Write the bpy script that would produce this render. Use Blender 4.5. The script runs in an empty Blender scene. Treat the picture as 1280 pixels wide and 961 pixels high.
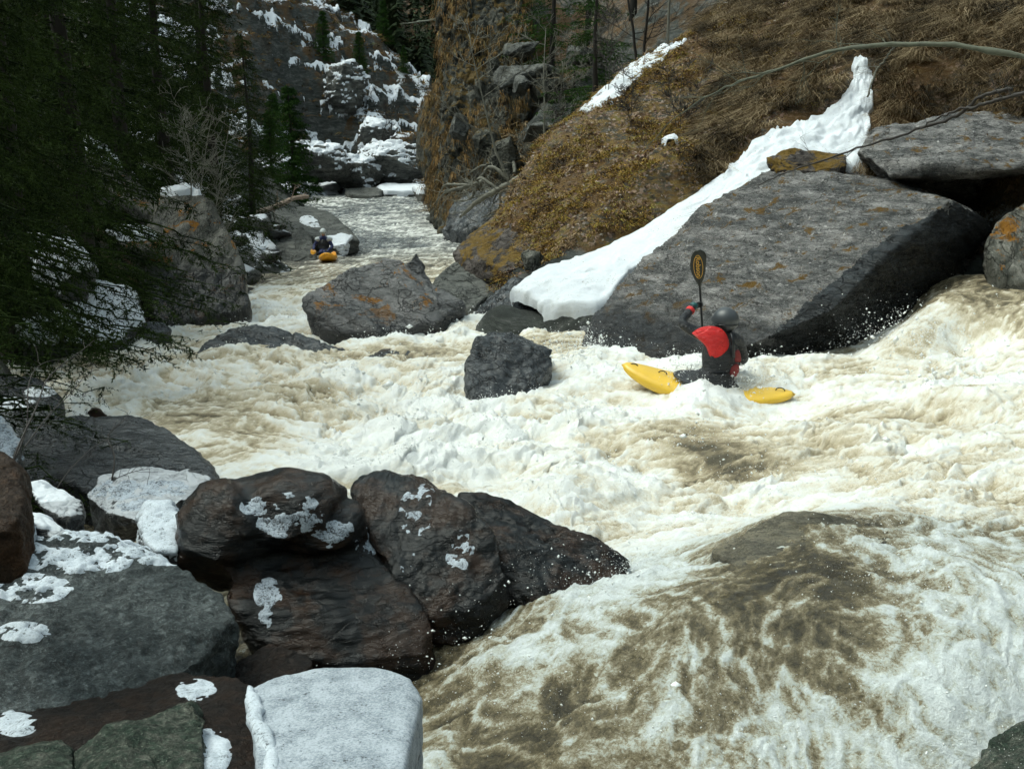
import bpy, bmesh, math, random
import numpy as np
from mathutils import Vector, Matrix
rng = np.random.default_rng(7)
random.seed(7)
scene = bpy.context.scene
COL = scene.collection
# ------------------------------------------------------------------ camera model
FPX = 1256.0
PITCH = math.atan(320.0 / FPX)
ZC = 3.2
def P(px, py, Y):
    x = (px - 640.0) / FPX; y = -(py - 480.5) / FPX
    d = np.array([x, math.cos(PITCH) + y * math.sin(PITCH), -math.sin(PITCH) + y * math.cos(PITCH)])
    return np.array([0, 0, ZC]) + d * (Y / d[1])
def PH(px, py, h):
    x = (px - 640.0) / FPX; y = -(py - 480.5) / FPX
    d = np.array([x, math.cos(PITCH) + y * math.sin(PITCH), -math.sin(PITCH) + y * math.cos(PITCH)])
    return np.array([0, 0, ZC]) + d * (-h / d[2])
def project(V):
    cp, sp = math.cos(PITCH), math.sin(PITCH)
    z = V[:, 2] - ZC
    f = V[:, 1] * cp - z * sp
    u = V[:, 1] * sp + z * cp
    f = np.where(np.abs(f) < 1e-6, 1e-6, f)
    return 640 + FPX * V[:, 0] / f, 480.5 - FPX * u / f
# ------------------------------------------------------------------ noise
def _h(ix, iy, iz, seed):
    h = (ix.astype(np.int64) * 374761393 + iy.astype(np.int64) * 668265263 + iz.astype(np.int64) * 2147483647 + seed * 1274126177) & 0xffffffff
    h = ((h ^ (h >> 13)) * 1274126177) & 0xffffffff
    h = ((h ^ (h >> 16)) * 2246822519) & 0xffffffff
    return (h ^ (h >> 15)) & 0xffffffff
def pn2(x, y, seed=0):
    x0 = np.floor(x); y0 = np.floor(y); fx = x - x0; fy = y - y0
    u = fx * fx * fx * (fx * (fx * 6 - 15) + 10); v = fy * fy * fy * (fy * (fy * 6 - 15) + 10)
    z = np.zeros(1, dtype=np.int64); r = []
    for dx in (0, 1):
        for dy in (0, 1):
            a = _h(x0 + dx, y0 + dy, z, seed).astype(np.float64) * (2 * math.pi / 4294967296.0)
            r.append(np.cos(a) * (fx - dx) + np.sin(a) * (fy - dy))
    return ((r[0] * (1 - v) + r[1] * v) * (1 - u) + (r[2] * (1 - v) + r[3] * v) * u) * 1.5
def pn3(p, seed=0):
    x, y, z = p[:, 0], p[:, 1], p[:, 2]
    x0 = np.floor(x); y0 = np.floor(y); z0 = np.floor(z)
    fx = x - x0; fy = y - y0; fz = z - z0
    u = fx * fx * (3 - 2 * fx); v = fy * fy * (3 - 2 * fy); w = fz * fz * (3 - 2 * fz)
    out = 0
    for dx in (0, 1):
        for dy in (0, 1):
            for dz in (0, 1):
                h = _h(x0 + dx, y0 + dy, z0 + dz, seed)
                gx = (h & 1023) / 511.5 - 1; gy = ((h >> 10) & 1023) / 511.5 - 1; gz = ((h >> 20) & 1023) / 511.5 - 1
                g = gx * (fx - dx) + gy * (fy - dy) + gz * (fz - dz)
                out = out + g * (u if dx else 1 - u) * (v if dy else 1 - v) * (w if dz else 1 - w)
    return out * 1.3
def fbm3(p, oct=4, seed=0, gain=.5):
    a = 1; s = 0; f = 1
    for i in range(oct):
        s = s + a * pn3(p * f + i * 17.3, seed + i); a *= gain; f *= 2.03
    return s
def fbm2(x, y, oct=4, seed=0, gain=.5):
    a = 1; s = 0; f = 1
    for i in range(oct):
        s = s + a * pn2(x * f + i * 7.7, y * f + 3.1 * i, seed + i); a *= gain; f *= 2.03
    return s
def cells3(p, seed=0):
    """nearest cell: random value per cell, and F2-F1"""
    c0 = np.floor(p); f1 = np.full(len(p), 9.0); f2 = np.full(len(p), 9.0); val = np.zeros(len(p))
    for dx in (-1, 0, 1):
        for dy in (-1, 0, 1):
            for dz in (-1, 0, 1):
                c = c0 + (dx, dy, dz); h = _h(c[:, 0], c[:, 1], c[:, 2], seed)
                j = np.stack([(h & 1023) / 1023., ((h >> 10) & 1023) / 1023., ((h >> 20) & 1023) / 1023.], 1)
                d = np.sqrt((((c + j) - p) ** 2).sum(1)); b = d < f1
                f2 = np.where(b, f1, np.minimum(f2, d)); val = np.where(b, ((h >> 5) & 4095) / 4095., val); f1 = np.where(b, d, f1)
    return val, f2 - f1
def sstep(a, b, x):
    t = np.clip((x - a) / (b - a), 0, 1); return t * t * (3 - 2 * t)
# ------------------------------------------------------------------ mesh helpers
def mesh_np(name, V, F, mat=None, smooth=True, attrs=None):
    """F: (n,3) or (n,4) int array or list of such arrays"""
    me = bpy.data.meshes.new(name)
    Fs = F if isinstance(F, list) else [F]
    Fs = [np.asarray(f, dtype=np.int32) for f in Fs if len(f)]
    V = np.asarray(V, dtype=np.float32)
    me.vertices.add(len(V)); me.vertices.foreach_set('co', V.ravel())
    nl = sum(f.size for f in Fs); npol = sum(len(f) for f in Fs)
    me.loops.add(nl); me.polygons.add(npol)
    me.loops.foreach_set('vertex_index', np.concatenate([f.ravel() for f in Fs]))
    tot = np.concatenate([np.full(len(f), f.shape[1], dtype=np.int32) for f in Fs])
    st = np.concatenate([[0], np.cumsum(tot)[:-1]]).astype(np.int32)
    me.polygons.foreach_set('loop_start', st)
    me.update(calc_edges=True); me.validate()
    if smooth: me.shade_smooth()
    if attrs:
        for k, a in attrs.items():
            at = me.attributes.new(k, 'FLOAT', 'POINT'); at.data.foreach_set('value', np.asarray(a, dtype=np.float32))
    if mat: me.materials.append(mat)
    return me
def link(name, me, label=None, cat=None, group=None, kind=None, parent=None, loc=None):
    o = bpy.data.objects.new(name, me); COL.objects.link(o)
    if loc is not None: o.location = loc
    if label: o['label'] = label
    if cat: o['category'] = cat
    if group: o['group'] = group
    if kind: o['kind'] = kind
    if parent: o.parent = parent
    return o
def put(name, V, F, mat, label=None, cat=None, group=None, kind=None, parent=None, smooth=True, origin=None, attrs=None):
    """world-space vertices; the origin goes to the base centre of the thing (or the parent's origin)"""
    V = np.asarray(V, dtype=float)
    if parent is not None: org = np.array(parent.location)
    elif origin is not None: org = np.asarray(origin, float)
    else: org = np.array([V[:, 0].mean(), V[:, 1].mean(), V[:, 2].min()])
    me = mesh_np(name, V - org, F, mat, smooth, attrs)
    return link(name, me, label, cat, group, kind, parent, None if parent is not None else org)
def empty(name, loc, label, cat, group=None):
    return link(name, None, label, cat, group, None, None, loc)
def read_mesh(me):
    V = np.empty(len(me.vertices) * 3); me.vertices.foreach_get('co', V); V = V.reshape(-1, 3)
    N = np.empty(len(me.vertices) * 3); me.vertices.foreach_get('normal', N); N = N.reshape(-1, 3)
    lt = np.empty(len(me.polygons), dtype=np.int32); me.polygons.foreach_get('loop_total', lt)
    li = np.empty(len(me.loops), dtype=np.int32); me.loops.foreach_get('vertex_index', li)
    ls = np.empty(len(me.polygons), dtype=np.int32); me.polygons.foreach_get('loop_start', ls)
    Fs = []
    for k in (3, 4):
        m = lt == k
        if m.any(): Fs.append(li[ls[m][:, None] + np.arange(k)])
    return V, N, Fs
def grid_faces(nr, nc):
    i = np.arange(nr - 1)[:, None] * nc + np.arange(nc - 1)[None, :]
    return np.stack([i, i + 1, i + nc + 1, i + nc], -1).reshape(-1, 4)
def tubes(p0, p1, r0, r1, k=5):
    p0 = np.asarray(p0, float); p1 = np.asarray(p1, float); n = len(p0)
    d = p1 - p0; d /= np.maximum(np.linalg.norm(d, axis=1, keepdims=True), 1e-9)
    ref = np.where(np.abs(d[:, 2:3]) < .9, [[0, 0, 1.]], [[1., 0, 0]])
    a = np.cross(d, ref); a /= np.linalg.norm(a, axis=1, keepdims=True); b = np.cross(d, a)
    th = np.arange(k) * 2 * math.pi / k
    c = np.cos(th)[None, :, None]; s = np.sin(th)[None, :, None]
    ring = a[:, None] * c + b[:, None] * s
    V = np.concatenate([p0[:, None] + ring * np.asarray(r0)[:, None, None], p1[:, None] + ring * np.asarray(r1)[:, None, None]], 1).reshape(-1, 3)
    j = np.arange(k); j2 = (j + 1) % k
    q = np.stack([j, j + k, j2 + k, j2], 1)
    F = (np.arange(n)[:, None, None] * 2 * k + q[None]).reshape(-1, 4)
    return V, F
def polytube(pts, rad, k=8, close=True):
    """one continuous tube through points with radii"""
    pts = np.asarray(pts, float); n = len(pts); rad = np.broadcast_to(np.asarray(rad, float), (n,))
    T = np.gradient(pts, axis=0); T /= np.linalg.norm(T, axis=1, keepdims=True)
    a = np.cross(T[0], [0, 0, 1.] if abs(T[0][2]) < .9 else [1., 0, 0]); rings = []
    for i in range(n):
        a = a - T[i] * a.dot(T[i]); a /= np.linalg.norm(a); b = np.cross(T[i], a)
        th = np.arange(k) * 2 * math.pi / k
        rings.append(pts[i] + rad[i] * (np.cos(th)[:, None] * a + np.sin(th)[:, None] * b))
    V = np.concatenate(rings + [pts[:1], pts[-1:]])
    F = []; j = np.arange(k); j2 = (j + 1) % k
    for i in range(n - 1): F.append(np.stack([i * k + j, i * k + k + j, i * k + k + j2, i * k + j2], 1))
    F4 = np.concatenate(F)
    T3 = np.concatenate([np.stack([np.full(k, n * k), j, j2], 1), np.stack([np.full(k, n * k + 1), (n - 1) * k + j2, (n - 1) * k + j], 1)])
    return V, [T3, F4]
def smooth_path(pts, n):
    pts = np.asarray(pts, float); m = len(pts)
    t = np.linspace(0, m - 1, n); out = []
    for q in t:
        i = min(int(q), m - 2); f = q - i
        p0 = pts[max(i - 1, 0)]; p1 = pts[i]; p2 = pts[i + 1]; p3 = pts[min(i + 2, m - 1)]
        out.append(.5 * (2 * p1 + (p2 - p0) * f + (2 * p0 - 5 * p1 + 4 * p2 - p3) * f * f + (3 * p1 - p0 - 3 * p2 + p3) * f ** 3))
    return np.array(out)
def merge(parts):
    Vs = []; F3 = []; F4 = []; o = 0
    for V, F in parts:
        for f in (F if isinstance(F, list) else [F]):
            (F3 if f.shape[1] == 3 else F4).append(f + o)
        Vs.append(V); o += len(V)
    out = []
    if F3: out.append(np.concatenate(F3))
    if F4: out.append(np.concatenate(F4))
    return np.concatenate(Vs), out
# ------------------------------------------------------------------ material helpers
class NT:
    def __init__(s, name):
        s.m = bpy.data.materials.new(name); s.m.use_nodes = True
        s.t = s.m.node_tree; s.t.nodes.clear()
        s.out = s.n('ShaderNodeOutputMaterial'); s.b = s.n('ShaderNodeBsdfPrincipled')
        s.t.links.new(s.b.outputs[0], s.out.inputs[0])
    def n(s, typ, **kw):
        n = s.t.nodes.new(typ)
        for k, v in kw.items(): setattr(n, k, v)
        return n
    def set(s, sock, v):
        if isinstance(v, bpy.types.NodeSocket): s.t.links.new(v, sock)
        elif isinstance(v, (tuple, list)) and len(v) == 3 and sock.type == 'RGBA': sock.default_value = (*v, 1)
        else: sock.default_value = v
    def p(s, **kw):
        for k, v in kw.items(): s.set(s.b.inputs[k.replace('_', ' ')], v)
    def coord(s, scale=(1, 1, 1), rot=(0, 0, 0), which='Object'):
        tc = s.n('ShaderNodeTexCoord'); mp = s.n('ShaderNodeMapping')
        s.t.links.new(tc.outputs[which], mp.inputs[0]); mp.inputs['Scale'].default_value = scale; mp.inputs['Rotation'].default_value = rot
        return mp.outputs[0]
    def noise(s, vec, scale, detail=5, rough=.55, dist=0.0, out=0):
        n = s.n('ShaderNodeTexNoise'); s.set(n.inputs['Vector'], vec)
        for k, v in (('Scale', scale), ('Detail', detail), ('Roughness', rough), ('Distortion', dist)): n.inputs[k].default_value = v
        return n.outputs[out]
    def vor(s, vec, scale, feat='DISTANCE_TO_EDGE', out='Distance', rnd=1.0):
        n = s.n('ShaderNodeTexVoronoi', feature=feat); s.set(n.inputs['Vector'], vec); n.inputs['Scale'].default_value = scale
        n.inputs['Randomness'].default_value = rnd
        return n.outputs[out]
    def ramp(s, fac, stops, interp='LINEAR'):
        r = s.n('ShaderNodeValToRGB'); s.set(r.inputs[0], fac); cr = r.color_ramp; cr.interpolation = interp
        while len(cr.elements) < len(stops): cr.elements.new(.5)
        for e, (p_, c) in zip(cr.elements, stops):
            e.position = p_; e.color = (*c, 1) if isinstance(c, (tuple, list)) else (c, c, c, 1)
        return r.outputs[0]
    def math(s, op, a, b=None, clamp=False):
        n = s.n('ShaderNodeMath', operation=op, use_clamp=clamp); s.set(n.inputs[0], a)
        if b is not None: s.set(n.inputs[1], b)
        return n.outputs[0]
    def mr(s, v, a, b, c=0.0, d=1.0):
        n = s.n('ShaderNodeMapRange', interpolation_type='SMOOTHSTEP'); s.set(n.inputs[0], v)
        for i, x in enumerate((a, b, c, d)): n.inputs[i + 1].default_value = x
        return n.outputs[0]
    def mix(s, f, a, b, mode='MIX'):
        n = s.n('ShaderNodeMix', data_type='RGBA', blend_type=mode)
        s.set(n.inputs[0], f); s.set(n.inputs[6], a); s.set(n.inputs[7], b)
        return n.outputs[2]
    def mixf(s, f, a, b):
        n = s.n('ShaderNodeMix', data_type='FLOAT'); s.set(n.inputs[0], f); s.set(n.inputs[2], a); s.set(n.inputs[3], b)
        return n.outputs[0]
    def attr(s, name):
        n = s.n('ShaderNodeAttribute', attribute_name=name); return n.outputs['Fac']
    def geo(s, out='Normal'):
        return s.n('ShaderNodeNewGeometry').outputs[out]
    def xyz(s, v, i):
        n = s.n('ShaderNodeSeparateXYZ'); s.set(n.inputs[0], v); return n.outputs[i]
    def bump(s, h, strength=.5, dist=.02, nrm=None):
        n = s.n('ShaderNodeBump'); s.set(n.inputs['Height'], h); n.inputs['Strength'].default_value = strength; n.inputs['Distance'].default_value = dist
        if nrm: s.set(n.inputs['Normal'], nrm)
        return n.outputs[0]
def simple(name, col, rough=.6, metal=0, var=0, vs=20, folds=0, **kw):
    t = NT(name)
    if var:
        c = t.coord(); f = t.noise(c, vs, 5)
        col = t.mix(f, tuple(x * (1 - var) for x in col), tuple(min(1, x * (1 + var)) for x in col))
    t.p(Base_Color=col, Roughness=rough, Metallic=metal, **kw)
    if folds: c = t.coord(scale=(1, 1, 1.8)); t.p(Normal=t.bump(t.noise(c, 9, 4, .6, 1.2), 1.0, folds))
    return t.m
SNOW = (.80, .83, .88)
def rock_mat(name, dark=(.045, .047, .045), light=(.22, .215, .2), lichen=(.30, .13, .015), lich=0.0, snow=0.0, snow_thr=.6, rough=.75,
             wet_z=None, scale=1.0, rot=(0, 0, 0), strata=(1, 1, 3.5), crack=1.0, brown=0.0, green=0.0, speck=0.5, bump=1.0, dust=0.0, grain=0.0, spc=None):
    t = NT(name)
    c = t.coord(); cs = t.coord(scale=strata, rot=rot)
    big = t.noise(cs, .9 * scale, 6, .6, .4)
    fine = t.noise(cs, 7 * scale, 8, .7, .3)
    gr = t.noise(c, min(38 * scale, 75), 5, .78)
    v = t.math('ADD', t.math('MULTIPLY', big, .5), t.math('ADD', t.math('MULTIPLY', fine, .34), t.math('MULTIPLY', gr, .29)))
    mid = tuple((a * b) ** .5 for a, b in zip(dark, light))
    base = t.ramp(v, [(.33, dark), (.52, mid), (.66, light), (.8, tuple(min(1, x * 1.5) for x in light))])
    # pale mineral blotches
    bl = t.mr(t.noise(t.coord(scale=(1, 1, 1)), 4.5 * scale, 7, .75, .8), .56, .68)
    base = t.mix(t.math('MULTIPLY', bl, speck * .8), base, tuple(min(1, x * 1.9 + .02) for x in light))
    pit = t.mr(t.noise(c, min(24 * scale, 42), 4, .7, .5), .60, .66); base = t.mix(t.math('MULTIPLY', pit, .7), base, dark)
    # cracks
    wv = t.n('ShaderNodeVectorMath', operation='ADD'); t.set(wv.inputs[0], cs)
    nz = t.n('ShaderNodeTexNoise'); t.set(nz.inputs['Vector'], c); nz.inputs['Scale'].default_value = 2.5 * scale; nz.inputs['Detail'].default_value = 5
    sc = t.n('ShaderNodeVectorMath', operation='SCALE'); t.set(sc.inputs[0], nz.outputs['Color']); sc.inputs['Scale'].default_value = .9 / scale
    t.t.links.new(sc.outputs[0], wv.inputs[1])
    cr1 = t.vor(wv.outputs[0], 1.3 * scale); cr2 = t.vor(wv.outputs[0], 5.0 * scale)
    k1 = t.mr(cr1, 0.0, .035); k2 = t.mr(cr2, 0.0, .07)
    k2 = t.mixf(t.mr(t.noise(c, 1.7 * scale, 3), .42, .6), 1.0, k2)
    ck = t.math('MULTIPLY', k1, k2)
    base = t.mix(t.math('MULTIPLY', t.math('SUBTRACT', 1.0, ck), .8 * crack), base, tuple(x * .35 for x in dark))
    if brown:
        f = t.mr(t.noise(c, 1.6 * scale, 5, .6), .45, .62); base = t.mix(t.math('MULTIPLY', f, brown), base, (.16, .075, .035))
    if green:
        f = t.mr(t.noise(c, 5 * scale, 7, .7), .44, .56); base = t.mix(t.math('MULTIPLY', f, green), base, (.018, .040, .026))
    nzv = t.xyz(t.geo('Normal'), 2)
    if lich:
        f = t.mr(t.math('ADD', t.noise(c, 1.5 * scale, 8, .72, .6), t.math('MULTIPLY', nzv, .10)), .66 - .12 * lich, .72 - .12 * lich)
        lc = t.mix(t.noise(c, 9, 4), lichen, tuple(x * .45 for x in lichen)); base = t.mix(f, base, lc)
    r = rough; spec = spc if spc is not None else (.16 if rough > .4 else .42)
    if grain:
        g2 = t.noise(cs, 30, 5, .8, .6); g3 = t.noise(c, 90, 3, .8)
        gg = t.mr(t.math('ADD', t.math('MULTIPLY', g2, .65), t.math('MULTIPLY', g3, .35)), .42, .58)
        base = t.mix(t.math('MULTIPLY', t.math('SUBTRACT', 1.0, gg), grain), base, tuple(x * .4 for x in dark)); base = t.mix(t.math('MULTIPLY', t.mr(g3, .58, .70), grain * .6), base, tuple(min(1, x * 2.2) for x in light)); gr = t.math('ADD', gr, t.math('MULTIPLY', gg, 1.3))
    hgt = t.math('ADD', t.math('MULTIPLY', fine, .6), t.math('ADD', t.math('MULTIPLY', gr, .22), t.math('MULTIPLY', ck, .55 * crack)))
    if wet_z is not None:
        pz = t.math('ADD', t.xyz(t.geo('Position'), 2), t.math('MULTIPLY', t.noise(c, 1.8, 4), -.5))
        w = t.mr(pz, wet_z - .45, wet_z + .05, 1, 0)
        base = t.mix(w, base, t.mix(.80, base, (.004, .005, .006))); r = t.mixf(w, rough, .2); spec = t.mixf(w, spec, .45)
    if snow:
        sn = t.math('ADD', t.math('MULTIPLY', nzv, .8), t.math('MULTIPLY', t.noise(c, 2.3 * scale, 9, .72, .5), 1.0))
        f = t.mr(sn, snow_thr + .42, snow_thr + .56)
        f = t.math('MULTIPLY', f, snow)
        base = t.mix(f, base, SNOW); r = t.mixf(f, r, .75)
    if dust:
        f = t.math('MULTIPLY', t.mr(nzv, .2, .9), t.mr(t.noise(c, 60, 4, .8), .5, .62)); base = t.mix(t.math('MULTIPLY', f, dust), base, SNOW)
    t.p(Base_Color=base, Roughness=r, Normal=t.bump(hgt, .9 * bump, .05 / scale)); t.set(t.b.inputs['Specular IOR Level'], spec)
    return t.m
def snow_mat():
    t = NT('snow'); c = t.coord()
    n = t.noise(c, 14, 6, .7); g = t.noise(c, 70, 4, .7)
    deb = t.mr(t.math('ADD', t.noise(c, 26, 4, .7), t.math('MULTIPLY', t.noise(c, 1.6, 4), .35)), .83, .88); dirt = t.mr(t.noise(c, 3.2, 6, .7, .5), .5, .72)
    base = t.mix(t.math('MULTIPLY', t.mr(n, .35, .7), .4), (.70, .73, .77), (.55, .59, .65))
    base = t.mix(t.math('MULTIPLY', dirt, .35), base, (.50, .50, .47)); base = t.mix(t.math('MULTIPLY', deb, .8), base, (.12, .09, .06))
    t.p(Base_Color=base, Roughness=.7, Normal=t.bump(t.math('ADD', n, t.math('MULTIPLY', g, .4)), .5, .03))
    t.b.inputs['Subsurface Weight'].default_value = 0
    return t.m
MSNOW = snow_mat()
def frost_mat(name, lo, hi, thr=.45, rock=(.03, .033, .035)):
    t = NT(name); c = t.coord(); n = t.noise(c, 55, 5, .8); b = t.noise(c, 9, 6, .7)
    col = t.mix(t.mr(t.math('ADD', t.math('MULTIPLY', b, .5), t.math('MULTIPLY', t.noise(c, 110, 3, .7), .5)), .38, .62), lo, hi)
    col = t.mix(t.mr(t.math('ADD', t.math('MULTIPLY', n, .7), t.math('MULTIPLY', b, .3)), thr, thr - .09), col, rock)
    t.p(Base_Color=col, Roughness=.75, Normal=t.bump(t.math('ADD', n, b), .6, .012)); return t.m
M_dust = frost_mat('thin_frost', (.26, .30, .35), (.50, .55, .61), .50)
M_fsnow = frost_mat('old_snow', (.40, .45, .50), (.62, .67, .73), .465)
M_slabsnow = frost_mat('grey_frost', (.20, .235, .27), (.46, .50, .55), .44)
# ------------------------------------------------------------------ height fields from surveyed points
def warpc(X, Y):
    Yp = Y + 9.0
    return np.stack([X / Yp * 14.0, np.log(Yp) * 14.0], -1)
class RBF:
    def __init__(s, pts, c=.35):
        pts = np.asarray(pts, float); s.q = warpc(pts[:, 0], pts[:, 1]); s.c = c; n = len(pts)
        D = np.sqrt(((s.q[:, None] - s.q[None]) ** 2).sum(-1) + c * c)
        A = np.zeros((n + 3, n + 3)); A[:n, :n] = D + np.eye(n) * -1e-2; A[:n, n] = 1; A[n, :n] = 1; A[:n, n + 1:] = s.q; A[n + 1:, :n] = s.q.T
        s.w = np.linalg.solve(A, np.concatenate([pts[:, 2], [0, 0, 0]]))
    def __call__(s, X, Y):
        shp = X.shape; q = warpc(X.ravel(), Y.ravel()); out = np.empty(len(q)); n = len(s.q)
        for i in range(0, len(q), 60000):
            b = q[i:i + 60000]
            D = np.sqrt(((b[:, None] - s.q[None]) ** 2).sum(-1) + s.c ** 2)
            out[i:i + 60000] = D @ s.w[:n] + s.w[n] + b @ s.w[n + 1:]
        return out.reshape(shp)
def idw(pts, X, Y, p=3):
    """pts (x,y,vals...)"""
    pts = np.asarray(pts, float); q0 = warpc(pts[:, 0], pts[:, 1]); q = warpc(X.ravel(), Y.ravel()); out = np.empty((len(q), pts.shape[1] - 2))
    for i in range(0, len(q), 60000):
        b = q[i:i + 60000]; W = 1 / (((b[:, None] - q0[None]) ** 2).sum(-1) + .02) ** (p / 2)
        out[i:i + 60000] = (W @ pts[:, 2:]) / W.sum(1, keepdims=True)
    return out.reshape(X.shape + (-1,))
# water: px, py, depth below the camera, wave amplitude, foam 0..1, flow x, flow y
WATER = [
 (430,236,5.25,.10,.15,0,1),(600,236,5.25,.10,.15,0,1),(520,229,5.27,.08,.1,0,1),
 (400,248,5.2,.1,.6,0,1),(430,262,5.15,.12,.4,0,1),(560,262,5.15,.14,.5,0,1),(500,275,5.08,.16,.55,0,1),(560,290,5.0,.15,.65,0,1),(440,300,5.0,.1,.2,0,1),
 (480,312,4.95,.12,.3,0,1),(540,312,4.9,.15,.55,0,1),(350,330,4.9,.04,.25,.2,1),(405,330,4.87,.05,.35,.1,1),(470,330,4.8,.1,.5,.2,1),
 (330,348,4.8,.04,.3,.3,1),(400,345,4.76,.06,.45,.3,1),(330,362,4.62,.12,.75,.4,1),(410,358,4.55,.12,.7,.4,1),(340,385,4.2,.16,.85,.5,1),(370,400,3.98,.14,.85,.3,1),
 (540,345,4.5,.1,.5,0,1),(580,340,4.5,.1,.5,0,1),
 (530,272,5.12,.14,.4,0,1),(545,252,5.2,.12,.3,0,1),(545,238,5.25,.08,.2,0,1),(250,415,3.85,.13,.8,.7,.7),(180,425,3.75,.13,.75,.8,.6),(120,455,3.62,.14,.7,.8,.6),(60,480,3.5,.14,.7,.7,.7),(320,425,3.68,.14,.7,.3,1),(420,425,3.68,.12,.75,-.3,1),
 (300,445,3.55,.13,.35,-.5,.8),(360,440,3.55,.10,.4,-.4,.9),(460,430,3.6,.14,.8,-.6,.7),(540,418,3.55,.12,.95,-.8,.6),(600,395,3.5,.13,.9,-.9,.3),(660,400,3.45,.1,.75,-1,.2),(690,425,3.4,.07,.35,-1,.2),
 (510,440,3.52,.08,.4,-.8,.5),(350,480,3.48,.17,.65,-.8,.6),(450,480,3.46,.17,.8,-.8,.5),(560,470,3.4,.14,.85,-.9,.4),(370,510,3.42,.15,.4,-.8,.6),(480,530,3.36,.18,.95,-.9,.4),
 (200,480,3.5,.14,.75,-.6,.8),(130,515,3.42,.12,.7,-.4,.9),(250,510,3.27,.04,.4,-.8,.5),(300,545,3.25,.04,.45,-.8,.5),(260,560,3.25,.03,.45,-.7,.5),(330,585,3.2,.06,.85,-.8,.4),(400,570,3.25,.12,.95,-.8,.4),
 (450,595,3.2,.12,.95,-.9,.3),(560,590,3.18,.16,1,-.9,.3),(600,540,3.28,.18,1,-.9,.3),(640,610,3.12,.15,1,-.9,.2),(700,640,3.08,.13,.95,-.8,.2),(760,690,3.08,.12,1,-.7,-.1),
 (850,650,3.05,.13,1,-.9,0),(800,580,3.15,.17,.85,-.95,.1),(720,520,3.22,.2,1,-.95,.2),(870,570,3.1,.06,.0,-.95,.1),(920,590,3.05,.07,.15,-.95,.1),(840,550,3.14,.08,.25,-.95,.1),(760,470,3.22,.09,1,-.95,.2),(830,502,3.24,.06,1,-.95,.1),(872,487,3.06,.07,1.1,-1,.1),(850,492,3.12,.07,1.1,-1,.1),(945,508,3.31,.05,.9,-1,.1),(992,504,3.29,.05,.8,-1,.1),(798,484,3.26,.06,1,-1,.1),(900,512,3.20,.06,.85,-1,.1),
 (740,445,3.25,.1,.95,-1,.2),(960,480,3.14,.07,.8,-1,0),(960,442,3.1,.1,.95,-1,0),(1050,450,3.02,.09,.6,-1,0),(1100,470,2.98,.11,.85,-1,-.1),(1150,480,2.93,.12,.95,-1,-.2),
 (1138,440,2.92,.05,.55,-.8,-.7),(1092,434,3.08,.05,.9,-.8,-.3),(1108,414,3.08,.04,.6,-.8,-.3),(1060,425,3.1,.05,.9,-.8,-.3),(1190,432,2.93,.10,.95,-.7,-.8),(1250,436,2.84,.10,.95,-.7,-.8),(1162,405,2.62,.03,.45,-.6,-.8),(1210,400,2.62,.03,.35,-.6,-.8),(1280,402,2.58,.04,.5,-.6,-.8),
 (1170,372,2.44,.03,.25,-.5,-.9),(1240,372,2.42,.03,.2,-.5,-.9),(1300,374,2.40,.03,.3,-.5,-.9),(1280,349,2.36,.03,.05,-.6,-.8),(1350,352,2.3,.03,.1,-.6,-.8),(1170,356,2.44,.02,.05,-.5,-.8),
 (1280,500,2.8,.14,.9,-.9,-.4),(1200,520,2.85,.13,.75,-.9,-.3),(1100,520,2.95,.12,.55,-1,-.1),(1020,530,3.02,.13,.55,-1,0),(1150,550,2.9,.13,.8,-1,-.1),(1050,560,2.98,.12,.6,-1,0),(960,610,3.0,.1,.9,-1,.1),
 (1100,600,2.88,.12,.35,-.9,-.2),(1200,600,2.78,.13,.55,-.9,-.3),(1280,600,2.68,.14,.7,-.9,-.3),(1270,650,2.5,.09,.5,-.8,-.5),(1000,625,2.95,.10,.95,-1,0),
 (1180,665,2.38,.07,.8,-.5,-.9),(1130,680,2.32,.07,.8,-.3,-1),(1000,646,2.30,.015,.35,-.3,-1),(1080,656,2.32,.015,.3,-.1,-1),(930,672,2.4,.02,.35,-.6,-.8),(850,705,2.56,.10,.95,-.7,-.7),(800,716,2.60,.13,1.05,-.6,-.8),
 (960,720,2.35,.02,.2,-.5,-.9),(1040,720,2.32,.02,.25,-.1,-1),(1150,740,2.36,.06,.65,.2,-1),(1250,740,2.36,.1,.85,.2,-1),(900,760,2.40,.03,.25,-.7,-.7),(1000,800,2.44,.03,.3,-.2,-1),(1080,830,2.48,.03,.3,.2,-1),
 (1180,860,2.5,.09,.9,.5,-.9),(1240,880,2.55,.09,.9,.6,-.8),(820,780,2.5,.05,.45,-.8,-.6),(760,740,2.62,.11,1.0,-.5,-.8),(740,800,2.6,.06,.6,-.8,-.5),(900,870,2.58,.05,.4,-.3,-1),(1000,900,2.6,.07,.7,0,-1),(1100,930,2.65,.08,.8,.3,-1),
 (650,765,2.74,.06,.6,-.9,-.4),(590,800,2.82,.06,.22,-.9,-.4),(680,830,2.7,.07,.75,-.9,-.4),(560,850,2.86,.07,.35,-.9,-.4),(640,880,2.78,.05,.25,-.7,-.7),(700,900,2.74,.05,.25,-.6,-.8),(560,940,2.9,.06,.4,-.7,-.7),(720,960,2.78,.05,.45,-.5,-.9),(820,940,2.7,.06,.6,-.3,-1),
 (1280,961,2.75,.07,.5,.4,-.9),(450,850,2.98,.02,.0,-1,0),(400,900,3.05,.02,.0,-1,0),
 (200,850,3.2,.02,0,-1,0),(100,700,3.45,.02,0,-1,0),(0,620,3.5,.02,0,-1,0),(420,700,3.2,.02,.1,-1,0),
]
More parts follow.
